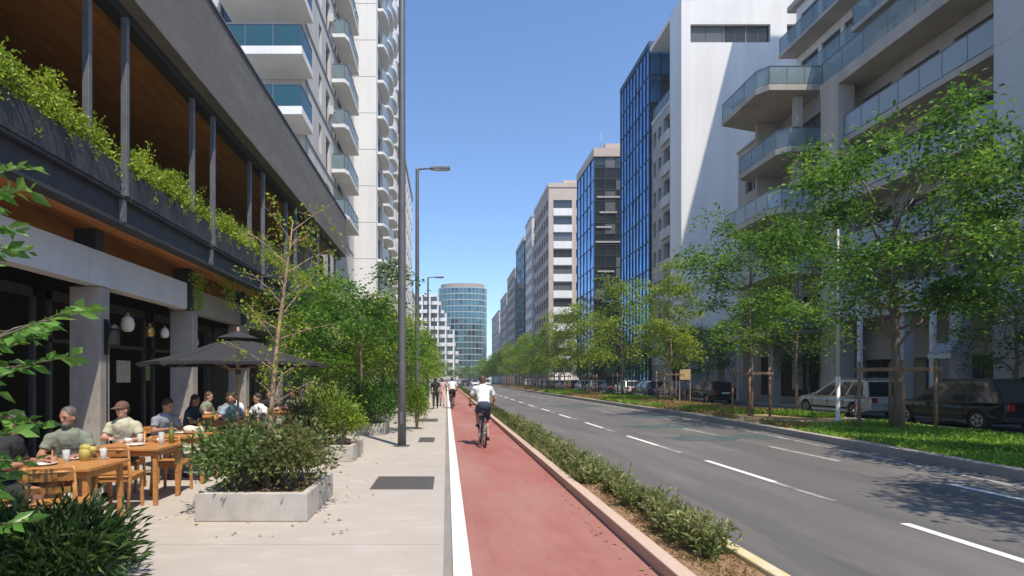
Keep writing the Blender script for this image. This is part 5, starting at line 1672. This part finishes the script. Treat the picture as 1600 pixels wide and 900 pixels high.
def walker(ph=1):
    J = dict(pelvis=V(0, 0, .93), neck=V(0, .02, 1.43), head=V(0, .04, 1.575))
    J['shoulder'] = [V(-.19, .01, 1.37), V(.19, .01, 1.37)]
    J['elbow'] = [V(-.24, .10 * ph, 1.10), V(.24, -.12 * ph, 1.10)]
    J['wrist'] = [V(-.23, .24 * ph, .88), V(.23, -.10 * ph, .85)]
    J['hip'] = [V(-.09, 0, .90), V(.09, 0, .90)]
    J['knee'] = [V(-.10, -.06 * ph, .50), V(.10, .20 * ph, .51)]
    J['ankle'] = [V(-.10, -.30 * ph, .13), V(.10, .24 * ph, .09)]
    J['toe'] = [V(-.11, -.16 * ph, .05), V(.11, .39 * ph, .06)]
    return J
person('pedestrian in dark clothes walking away on the pavement beside the cycle path', (-.62, 29.8, 0), 0, walker(1), (0, 1, 0), 'skin_dark', 'c_black', 'c_black', 'ankle', 'hair', vox=.02)
person('pedestrian in pale pink top walking on the pavement next to the dark clothed one', (-.28, 32.5, 0), 0, walker(-1), (0, 1, 0), 'skin', 'c_pink', 'c_pink', 'ankle', 'hair_red', hair_len=.1, vox=.02)

# ================================================================ dining furniture
def table(x, y, label, w_=.82, d=.72, rz=0.0):
    t = thing('table', label, 'table', (x, y, 0), rz)
    b = MB(); b.box(-w_ / 2, w_ / 2, -d / 2, d / 2, .715, .75); b.build('tabletop', M['table_wood'], t, bevel=.006)
    b = MB()
    for s in (-1, 1):
        b.box(-w_ / 2 + .1, w_ / 2 - .1, s * (d / 2 - .07) - .01, s * (d / 2 - .07) + .01, .64, .714)
        b.box(s * (w_ / 2 - .08) - .01, s * (w_ / 2 - .08) + .01, -d / 2 + .1, d / 2 - .1, .64, .714)
    b.build('apron', M['table_wood'], t)
    for sx in (-1, 1):
        for sy in (-1, 1):
            b = MB(); b.bar((sx * (w_ / 2 - .07), sy * (d / 2 - .07), .003), (sx * (w_ / 2 - .08), sy * (d / 2 - .08), .714), .05, .05); b.build('leg', M['table_wood'], t, bevel=.004)
    return t
def make_chair():
    t = thing('chair', 'x', 'chair')
    b = MB(); b.box(-.215, .215, -.21, .215, .435, .46); b.build('seat', M['table_wood'], t, bevel=.01)
    b = MB()
    for s in (-1, 1): b.box(s * .19 - .012, s * .19 + .012, -.18, .18, .385, .434)
    b.box(-.178, .178, .168, .192, .385, .434); b.box(-.178, .178, -.192, -.168, .385, .434); b.build('seat_frame', M['table_wood'], t)
    for s in (-1, 1):
        b = MB(); b.bar((s * .19, .2, .003), (s * .185, .18, .434), .036, .036); b.build('leg', M['table_wood'], t, bevel=.004)
        b = MB(); b.path([(s * .19, -.27, .003), (s * .19, -.195, .45), (s * .19, -.27, .84)], [.021, .023, .017], 7); b.build('leg', M['table_wood'], t)
    b = MB(); b.path([(-.20, -.262, .79), (-.1, -.285, .79), (.1, -.285, .79), (.20, -.262, .79)], .016, 6)
    for q_ in range(3):
        xa, xb = -.19 + q_ * .127, -.19 + (q_ + 1) * .127
        b.obox(((xa + xb) / 2, -.27 - (.012 if q_ == 1 else 0), .765), ((.066, 0, 0), (0, .009, 0), (0, -.008, .06)))
    b.build('backrest', M['table_wood'], t)
    b = MB(); b.obox((0, -.236, .615), ((.185, 0, 0), (0, .008, 0), (0, -.006, .03))); b.build('back_slat', M['table_wood'], t)
    return t
table(-4.0, 5.75, 'nearest wooden cafe table, at the man in the dark shirt')
table(-4.2, 7.3, 'second wooden cafe table in front of the man with the cap', .95, .72)
table(-4.2, 8.75, 'third wooden cafe table, beside the empty chair and the planter', .85, .72)
table(-4.6, 11.6, 'shaded wooden table below the black umbrella', .9, .75)
table(-5.6, 13.3, 'shaded wooden table deeper under the umbrella next to the shopfront', .9, .75)
ch0 = make_chair()
chairs = [(-4.62, 5.45, -70, 'wooden chair of the man in the dark shirt'), (-4.5, 6.42, -150, 'wooden chair of the man in the olive shirt with red shorts'),
          (-4.75, 7.95, -165, 'wooden chair of the man with the cap'), (-4.0, 7.85, 5, 'empty wooden chair with its back towards us at the third table'),
          (-4.12, 6.78, 10, 'empty wooden chair tucked under the second table'), (-3.75, 5.2, 20, 'empty wooden chair behind the dark green corner shrub'),
          (-4.95, 9.2, -120, 'wooden chair of the leaning man in the grey shirt'), (-4.85, 12.2, -170, 'wooden chair of the person in the light blue shirt'),
          (-5.4, 11.2, -90, 'wooden chair of the dim person left of the light blue shirt'), (-5.5, 14.0, 180, 'wooden chair at the deepest shaded table'), (-3.95, 11.4, 90, 'wooden chair in the umbrella shade behind the nearest planter')]
for i, (x, y, a_, lab) in enumerate(chairs):
    o = ch0 if i == 0 else copy_tree(ch0)
    o.location = (x, y, 0); o.rotation_euler = (0, 0, R(a_)); o['label'] = lab; o['group'] = 'wooden cafe chairs'
def seat_person(x, y, a_, label, J, look, **k):
    return person(label, (x, y, -.02), R(a_), J, look, **k)
# look is given in the person's own frame
seat_person(-4.62, 5.45, -70, 'man with short dark hair in a dark shirt leaning on the nearest table', seated(.16, ((.12, .42, .80), (.10, .36, .82))), (.15, 1, -.3), shirt='c_black', legs='c_black', skin='skin_dark', hair='hair_grey', vox=.010)
seat_person(-4.5, 6.42, -150, 'man in olive shirt and red shorts looking to the right at the nearest table', seated(.14, ((.12, .40, .80), (.16, .38, .80))), (.75, 1, -.12), shirt='c_olive', legs='c_red', skin='skin_dark', hair='hair_grey', beard=True, vox=.010)
seat_person(-4.75, 7.95, -165, 'man with a brown cap and khaki shirt at the second table', seated(.10, ((.14, .38, .80), (.10, .40, .84))), (.65, 1, -.18), shirt='c_beige', legs='c_black', skin='skin', cap_='cap', vox=.010)
seat_person(-4.95, 9.2, -120, 'man in grey shirt leaning over the third table in half shade', seated(.24, ((.16, .46, .80), (.10, .44, .84))), (-.2, 1, -.4), shirt='c_grey', legs='c_blue', skin='skin_dark', hair='hair', vox=.012)
seat_person(-4.85, 12.2, -170, 'person in light blue shirt seated beneath the black umbrella', seated(.10), (.2, 1, -.1), shirt='c_blue', legs='c_navy', skin='skin', hair='hair', hair_len=.12, vox=.014)
seat_person(-5.4, 11.2, -90, 'dim person in dark clothes seated left of the light blue shirt', seated(.12), (.1, 1, -.15), shirt='c_navy', legs='c_black', skin='skin_dark', hair='hair', hair_len=.15, vox=.014)
seat_person(-5.5, 14.0, 180, 'person seated at the deepest shaded table in a pale shirt', seated(.1), (0, 1, -.1), shirt='c_white', legs='c_black', skin='skin', hair='hair', vox=.016)

for i, (x, y, a_, lab, sh, hr_, hl) in enumerate(((-4.25, 12.35, 150, 'person in white top seated on the right under the umbrella', 'c_white', 'hair', .15), (-5.15, 12.6, -140, 'person in grey shirt seated between the umbrella pole and the column', 'c_grey', 'hair', 0), (-6.2, 13.6, -90, 'person in khaki top deep in the umbrella shade', 'c_olive', 'hair_red', .14), (-4.5, 16.0, 170, 'person in olive shirt seated past the umbrella behind the shrubs', 'c_olive', 'hair', 0), (-5.2, 15.7, 200, 'person in dark top seated past the umbrella by the shopfront', 'c_black', 'hair', .12))):
    o = copy_tree(ch0); o.location = (x, y, 0); o.rotation_euler = (0, 0, R(a_)); o['label'] = 'wooden chair of the ' + lab; o['group'] = 'wooden cafe chairs'
    seat_person(x, y, a_, lab, seated(.08 + .03 * i, ((.14, .38, .80), (.10, .40, .83))), (.3 - .15 * i, 1, -.12), shirt=sh, legs='c_black', skin=('skin', 'skin_dark')[i % 2], hair=hr_, hair_len=hl, vox=.014)
table(-4.7, 15.2, 'shaded wooden table past the umbrella behind the planter shrubs', .9, .75)
# things on the tables
def glass_(x, y, label, h=.13, m='glassware'):
    b = MB(); b.lathe([(.028, 0), (.034, h * .5), (.037, h), (.034, h), (.026, .012)], 12)
    tag(b.build('drinking_glass', M[m], None, (x, y, .752)), label, 'glass')
def plate_(x, y, label, r=.12):
    b = MB(); b.lathe([(r * .55, 0), (r, .022), (r * .97, .026), (r * .55, .008)], 18)
    tag(b.build('plate', M['ceramic'], None, (x, y, .751)), label, 'plate')
def cup_(x, y, label):
    b = MB(); b.lathe([(.025, 0), (.04, .04), (.043, .075), (.038, .075), (.03, .02)], 12); b.path([(.04, 0, .06), (.062, 0, .05), (.058, 0, .025), (.034, 0, .022)], .006, 5)
    tag(b.build('cup', M['ceramic'], None, (x, y, .751)), label, 'cup')
def bottle_(x, y, label, m):
    b = MB(); b.lathe([(.035, 0), (.036, .17), (.014, .215), (.013, .27), (.016, .272), (.016, .285)], 12)
    tag(b.build('bottle', M[m], None, (x, y, .751)), label, 'bottle')
glass_(-4.12, 5.82, 'drinking glass in the middle of the nearest table'); glass_(-3.82, 5.98, 'drinking glass at the far right of the nearest table')
plate_(-4.2, 5.6, 'white plate before the man in the dark shirt'); plate_(-4.16, 6.0, 'white plate before the man in the olive shirt', .10)
b = MB(); b.lathe([(.05, 0), (.062, .09), (.05, .13), (.03, .10)], 10); b.ell((0, 0, .14), ((.07, 0, 0), (0, .05, 0), (0, 0, .045)), 8); b.ell((.06, .02, .12), ((.06, 0, 0), (0, .04, 0), (0, 0, .04)), 8)
tag(b.build('yellow_bowl', M['yellow_thing'], None, (-3.98, 5.92, .751)), 'yellow bowl of food on the nearest table', 'bowl')
cup_(-4.42, 7.45, 'white cup at the hand of the man with the cap'); cup_(-4.0, 7.5, 'white cup at the right of the second table')
glass_(-4.28, 7.5, 'drinking glass before the man with the cap'); glass_(-3.9, 7.35, 'tall glass near the right edge of the second table', .17); plate_(-4.2, 7.25, 'white plate in the middle of the second table')
bottle_(-3.85, 7.52, 'green bottle on the second table', 'bottle')
plate_(-4.35, 8.85, 'white plate before the leaning man on the third table'); glass_(-4.0, 8.8, 'drinking glass on the third table')
b = MB(); b.ell((0, 0, .07), ((.12, 0, 0), (0, .09, 0), (0, 0, .07)), 10); b.ell((.09, .03, .06), ((.08, 0, 0), (0, .07, 0), (0, 0, .055)), 10)
tag(remesh(b.build('bread_bag', M['lampshade'], None, (-4.2, 8.78, .755)), .012, 4), 'pale paper bag on the third table in front of the leaning man', 'bag')
glass_(-4.6, 11.7, 'drinking glass on the table below the umbrella')
# plant jar below the second table edge
t = thing('potted_plant', 'small potted plant standing by the first and second tables', 'plant', (-4.62, 6.98, 0))
b = MB(); b.lathe([(.10, .003), (.13, .24), (.12, .24), (.09, .2)], 14); b.build('pot', M['ceramic'], t)
inst('foliage', tuft_mesh(330, 160, .34, .2), t, (0, 0, .2))

# ---------------------------------------------------------------- umbrella
t = thing('umbrella', 'large black canvas umbrella with vented top over the cafe tables', 'umbrella', (-3.92, 10.1, 0))
b = MB(); b.lathe([(.3, .003), (.3, .06), (.05, .09), (.05, .14)], 16); b.build('base', M['dark_steel'], t)
b = MB(); b.tube((0, 0, .1), (0, 0, 2.62), .024, n=10); b.build('pole', M['bark_pale'], t)
Rm = 1.68
b = MB(); n = 8; rim = [V(Rm * math.cos(2 * math.pi * (i + .5) / n), Rm * math.sin(2 * math.pi * (i + .5) / n), 1.93) for i in range(n)]
apex = V(0, 0, 2.50)
for i in range(n):
    p, q = rim[i], rim[(i + 1) % n]
    st = []
    for k in range(9):
        f = .16 + .84 * k / 8
        row = []
        for j in range(5):
            g_ = j / 4
            e = p.lerp(q, g_); pt = apex.lerp(e, f)
            pt.z -= .055 * math.sin(math.pi * f) + .05 * math.sin(math.pi * g_) * f * -.35
            pt.xy *= 1 - .05 * math.sin(math.pi * g_) * f
            row.append(tuple(pt))
        st.append(row)
    k0 = len(b.v)
    for r_ in st: b.v += r_
    for k in range(8):
        for j in range(4):
            b.face((k0 + k * 5 + j, k0 + (k + 1) * 5 + j, k0 + (k + 1) * 5 + j + 1, k0 + k * 5 + j + 1), 0, True)
    # valance
    for j in range(4):
        a_, c_ = st[-1][j], st[-1][j + 1]
        b.quad(a_, c_, (c_[0], c_[1], c_[2] - .05), (a_[0], a_[1], a_[2] - .05))
can = b.build('canopy', M['umbrella'], t)
so = can.modifiers.new('solid', 'SOLIDIFY'); so.thickness = .004
b = MB(); b.lathe([(.40, 2.405), (.24, 2.47), (.02, 2.55), (.02, 2.61)], 8, smooth=False); b.build('vent', M['umbrella'], t)
for i in range(n):
    p = rim[i]
    b = MB(); b.path([(p.x * .05, p.y * .05, 2.38), (p.x * .5, p.y * .5, 2.08), (p.x * .97, p.y * .97, 1.87)], .009, 5); rb = b.build('rib', M['bark_pale'], t)
    b = MB(); b.tube((p.x * .03, p.y * .03, 1.78), (p.x * .46, p.y * .46, 2.09), .009, n=5); b.build('strut', M['bark_pale'], rb)
b = MB(); b.lathe([(.045, 1.73), (.05, 1.76), (.045, 1.82)], 12); b.build('runner', M['dark_steel'], t)

# ================================================================ cars
def car(label, loc, rz, paint, kind='wagon', Lc=4.6, W=1.78, H=1.52, group=None, name='parked_car'):
    """length along +y (front); side outline with wheel arches extruded to width, cabin above, glass set on it"""
    t = thing(name, label, 'car', loc, rz, group)
    key = ('paint',) + tuple(paint)
    if key not in _cache:
        _cache[key] = mat('car paint', paint, .28, metal=.25, noise=.04, nscale=3, coat=.8)
    P = _cache[key]
    h, rw = Lc / 2, .315
    yr, yf = -h + .80, h - .86
    zb, bel = .20, .86
    def arch(yc):
        return [(yc + (rw + .055) * math.cos(R(a)), rw + (rw + .055) * math.sin(R(a))) for a in range(0, 181, 20)]
    low = [(-h + .06, zb + .12), (-h + .02, .45), (-h + .0, .62), (-h + .06, bel + .04)]
    top_front = [(h - 1.18, bel + .07), (h - .55, bel - .01), (h - .16, bel - .12), (h - .02, .58), (h, .42), (h - .06, zb + .05)]
    bot = [(yf + rw + .055, zb + .02)] + [q for q in arch(yf)] + [(yf - rw - .055, zb)] + [(yr + rw + .055, zb)] + [q for q in arch(yr)] + [(yr - rw - .055, zb + .02)]
    outl = low + top_front + bot
    b = MB(); n = len(outl)
    def wid(y, z):
        w_ = W / 2
        e = max(0, (abs(y) - (h - .55)) / .55)
        w_ -= .16 * e ** 1.8
        if z > .78: w_ -= .05
        if z < .35: w_ -= .03
        return w_
    for s in (-1, 1):
        for (y, z) in outl: b.v.append((s * wid(y, z), y, z))
    b.face(list(reversed(range(n)))); b.face([n + i for i in range(n)])
    for i in range(n):
        j = (i + 1) % n; b.face((i, j, n + j, n + i))
    # cabin
    if kind == 'wagon': cab = [(-h + .07, bel), (-h + .30, H - .07), (-h + .62, H), (h - 2.15, H), (h - 2.45, H - .06), (h - 1.18, bel + .05)]
    elif kind == 'hatch': cab = [(-h + .06, bel), (-h + .48, H - .10), (-h + .80, H), (h - 1.95, H), (h - 2.2, H - .05), (h - 1.10, bel + .05)]
    else: cab = [(-h + .65, bel), (-h + 1.30, H - .08), (-h + 1.62, H), (h - 2.05, H), (h - 2.3, H - .06), (h - 1.18, bel + .05)]
    def cw(z): return W / 2 - .055 - .17 * max(0, (z - bel)) / (H - bel)
    k0 = len(b.v); n = len(cab)
    for s in (-1, 1):
        for (y, z) in cab: b.v.append((s * cw(z), y, z))
    b.face([k0 + i for i in reversed(range(n))]); b.face([k0 + n + i for i in range(n)])
    for i in range(n):
        j = (i + 1) % n; b.face((k0 + i, k0 + j, k0 + n + j, k0 + n + i))
    b.build('body', P, t, fix=True, bevel=.035, seg=3)
    # glass
    g0, g1 = bel + .05, H - .10
    def yline(z, rear):   # y of cabin outline at height z
        pts = [cab[0], cab[1]] if rear else [cab[-1], cab[-2]]
        (y0, z0), (y1, z1) = pts
        return y0 + (y1 - y0) * (z - z0) / (z1 - z0)
    ra, rb_ = yline(g0, True), yline(g1, True)
    fa, fb = yline(g0, False), yline(g1, False)
    splits = [0.0, .34, .66, 1.0] if kind != 'sedan' else [0.0, .48, 1.0]
    for s in (-1, 1):
        for i in range(len(splits) - 1):
            u0, u1 = splits[i] + .025, splits[i + 1] - .025
            A0, A1 = ra + .16, fa - .22; B0, B1 = rb_ + .12, fb - .10
            pts = [(A0 + (A1 - A0) * u0, g0), (A0 + (A1 - A0) * u1, g0), (B0 + (B1 - B0) * u1, g1), (B0 + (B1 - B0) * u0, g1)]
            gb = MB(); k = len(gb.v)
            for off in (.006, -.02):
                for (y, z) in pts: gb.v.append((s * (cw(z) + off), y, z))
            gb.face((0, 1, 2, 3)); gb.face((7, 6, 5, 4))
            for q_ in range(4): gb.face((q_, 4 + q_, 4 + (q_ + 1) % 4, (q_ + 1) % 4))
            gb.build('side_window', M['car_glass'], t, fix=True)
        # mirror, door handles, sill strip
        gb = MB(); gb.ell((s * (W / 2 + .06), h - 1.55, bel + .10), ((.09, 0, 0), (0, .06, 0), (0, 0, .065)), 10); gb.build('mirror', P, t)
        for y in (.42, -.55):
            gb = MB(); gb.box(s * (W / 2 - .045) - .012, s * (W / 2 - .045) + .02, y - .09, y + .09, bel - .10, bel - .075); gb.build('door_handle', P if kind != 'van' else M['trim'], t)
        gb = MB(); gb.box(s * (W / 2) - .012, s * (W / 2) + .012, yr + rw + .1, yf - rw - .1, .36, .42); gb.build('side_trim', M['trim'], t)
        for y in (-.02, 1.0, -.98):
            gb = MB(); gb.box(s * (W / 2) - .02, s * (W / 2) + .0025, y - .006, y + .006, .43, bel - .09); gb.build('door_seam', M['trim'], t)
    for (z0, z1, rear, nm) in ((g0, g1, True, 'rear_window'), (g0, g1 + .02, False, 'windscreen')):
        gb = MB(); sgn = -1 if rear else 1
        ya, yb = yline(z0, rear) + sgn * .012, yline(z1, rear) + sgn * .012
        wa, wb = cw(z0) - .10, cw(z1) - .08
        gb.v += [(-wa, ya, z0), (wa, ya, z0), (wb, yb, z1), (-wb, yb, z1)] + [(-wa, ya - sgn * .03, z0), (wa, ya - sgn * .03, z0), (wb, yb - sgn * .03, z1), (-wb, yb - sgn * .03, z1)]
        gb.face((0, 1, 2, 3)); gb.face((7, 6, 5, 4))
        for q_ in range(4): gb.face((q_, 4 + q_, 4 + (q_ + 1) % 4, (q_ + 1) % 4))
        gb.build(nm, M['car_glass'], t, fix=True)
    # lamps, bumpers, plates
    for s in (-1, 1):
        gb = MB(); gb.box(s * (W / 2 - .31) - .10, s * (W / 2 - .31) + .13, -h - .004, -h + .14, .64, .86); gb.build('tail_light', M['tail_red'], t, bevel=.025)
        gb = MB(); gb.box(s * (W / 2 - .36) - .14, s * (W / 2 - .36) + .12, h - .19, h - .025, .60, .73); gb.build('headlight', M['head_lens'], t, bevel=.03)
    gb = MB(); gb.box(-W / 2 + .18, W / 2 - .18, -h - .035, -h + .1, .30, .46); gb.build('rear_bumper', M['trim'] if kind == 'hatch' else P, t, bevel=.03)
    gb = MB(); gb.box(-.36, .36, h - .05, h + .012, .30, .50); gb.build('grille', M['trim'], t, bevel=.02)
    gb = MB(); gb.box(-.26, .26, -h - .052, -h - .037, .50 if kind == 'sedan' else .66, .61 if kind == 'sedan' else .77); gb.build('number_plate', M['plate'], t)
    # wheels
    for s in (-1, 1):
        for y in (yr, yf):
            xo, xi = s * (W / 2 - .02), s * (W / 2 - .22)
            gb = MB(); gb.path([(xi, y, rw), (xi + s * .02, y, rw), (xo - s * .02, y, rw), (xo, y, rw)], [rw - .03, rw, rw, rw - .03], 22); w_ = gb.build('wheel', M['rubber'], t)
            gb = MB(); gb.path([(xo - s * .02, y, rw), (xo + s * .006, y, rw)], [.215, .205], 18)
            gb.build('rim', M['rim'], w_)
            gb = MB()
            for q_ in range(5):
                a_ = 2 * math.pi * q_ / 5
                gb.obox((xo + s * .006, y + .12 * math.cos(a_), rw + .12 * math.sin(a_)), ((.006, 0, 0), (0, .035 * -math.sin(a_), .035 * math.cos(a_)), (0, .055 * math.cos(a_), .055 * math.sin(a_))))
            gb.build('rim_gap', M['trim'], w_)
            gb = MB(); gb.box(min(xi, xo - s * .06), max(xi, xo - s * .06), y - rw - .05, y + rw + .05, zb + .03, rw * 2 + .03); gb.build('arch_liner', M['trim'], t)
    if kind == 'wagon':
        for s in (-1, 1):
            gb = MB(); gb.path([(s * .58, -h + .7, H + .01), (s * .58, -h + .8, H + .05), (s * .58, h - 2.3, H + .05), (s * .58, h - 2.2, H + .01)], .016, 6); gb.build('roof_rail', M['rim'], t)
    return t
SILVER, DARK, WHITE, BLUE, RED = (.55, .54, .50), (.012, .014, .017), (.72, .72, .71), (.05, .09, .17), (.3, .03, .03)
car('silver estate car parked along the side road behind the verge, near the thin pale pole', (18.3, 24.6, 0), 0, SILVER, 'wagon', 4.7, 1.80, 1.62)
car('black estate car parked nearest to us behind the verge, red tail light showing', (18.0, 18.7, 0), R(-2), DARK, 'hatch', 4.5, 1.85, 1.66)
for i, (y, p, kd, lab) in enumerate(((37.5, DARK, 'hatch', 'dark hatchback parked beyond the gap behind the silver car'), (43.3, (.3, .3, .3), 'sedan', 'grey saloon parked on the side road by the white building'), (49.0, BLUE, 'wagon', 'blue estate car parked on the side road by the blue tower'), (54.6, WHITE, 'hatch', 'white hatchback parked on the side road past the blue estate car'),
                                     (60.3, DARK, 'sedan', 'black saloon parked next beyond the white hatchback'), (66, SILVER, 'hatch', 'silver hatchback parked between black and white cars farther on'), (72, WHITE, 'sedan', 'white saloon parked past the silver hatchback'), (78.5, RED, 'hatch', 'dark red hatchback parked far along the side road'))):
    car(lab, (18.3, y, 0), R(rnd.uniform(-2, 2)), p, kd, 4.3, 1.76, 1.5)
for i in range(7):
    car(ORD[i] + ' small car past the dark red hatchback along the side road', (18.3, 85 + i * 6.1, 0), R(rnd.uniform(-2, 2)), (WHITE, DARK, SILVER)[i % 3], ('sedan', 'hatch')[i % 2], 4.3, 1.76, 1.48, 'far parked cars')
for i, (x, y, p) in enumerate(((4.0, 118, DARK), (6.6, 126, WHITE), (9.0, 121, SILVER), (4.1, 139, WHITE), (6.5, 146, DARK), (9.1, 141, BLUE), (4.0, 163, SILVER), (6.7, 168, WHITE), (9.1, 160, DARK))):
    car(['black saloon', 'white hatchback', 'silver saloon', 'white hatchback', 'black saloon', 'blue hatchback', 'silver saloon', 'white hatchback', 'black saloon'][i] + [' in the left lane', ' in the middle lane', ' in the right lane'][i % 3] + ' of the distant traffic, ' + ['nearest', 'middle', 'farthest'][i // 3] + ' of its lane', (x, y, 0), math.pi if i % 3 else 0, p, ('sedan', 'hatch')[i % 2], 4.4, 1.78, 1.5, 'distant traffic', 'car')
bicycle('black bicycle parked on the verge edge beside the silver car', (15.9, 20.9, 0), R(-35))

# ================================================================ the air between here and the end of the street
hz = bpy.data.materials.new('haze air'); hz.use_nodes = True
ht = hz.node_tree; ht.nodes.remove(ht.nodes['Principled BSDF'])
pv = ht.nodes.new('ShaderNodeVolumePrincipled')
pv.inputs['Color'].default_value = (0.86, 0.92, 1.0, 1)
pv.inputs['Density'].default_value = 0.00045
ht.links.new(pv.outputs[0], ht.nodes['Material Output'].inputs['Volume'])
b = MB(); b.box(-905, 905, -405, 2205, -1.1, 56)
tag(b.build('haze', hz), None, None, None, 'stuff')['label'] = 'thin pale summer haze filling the street'
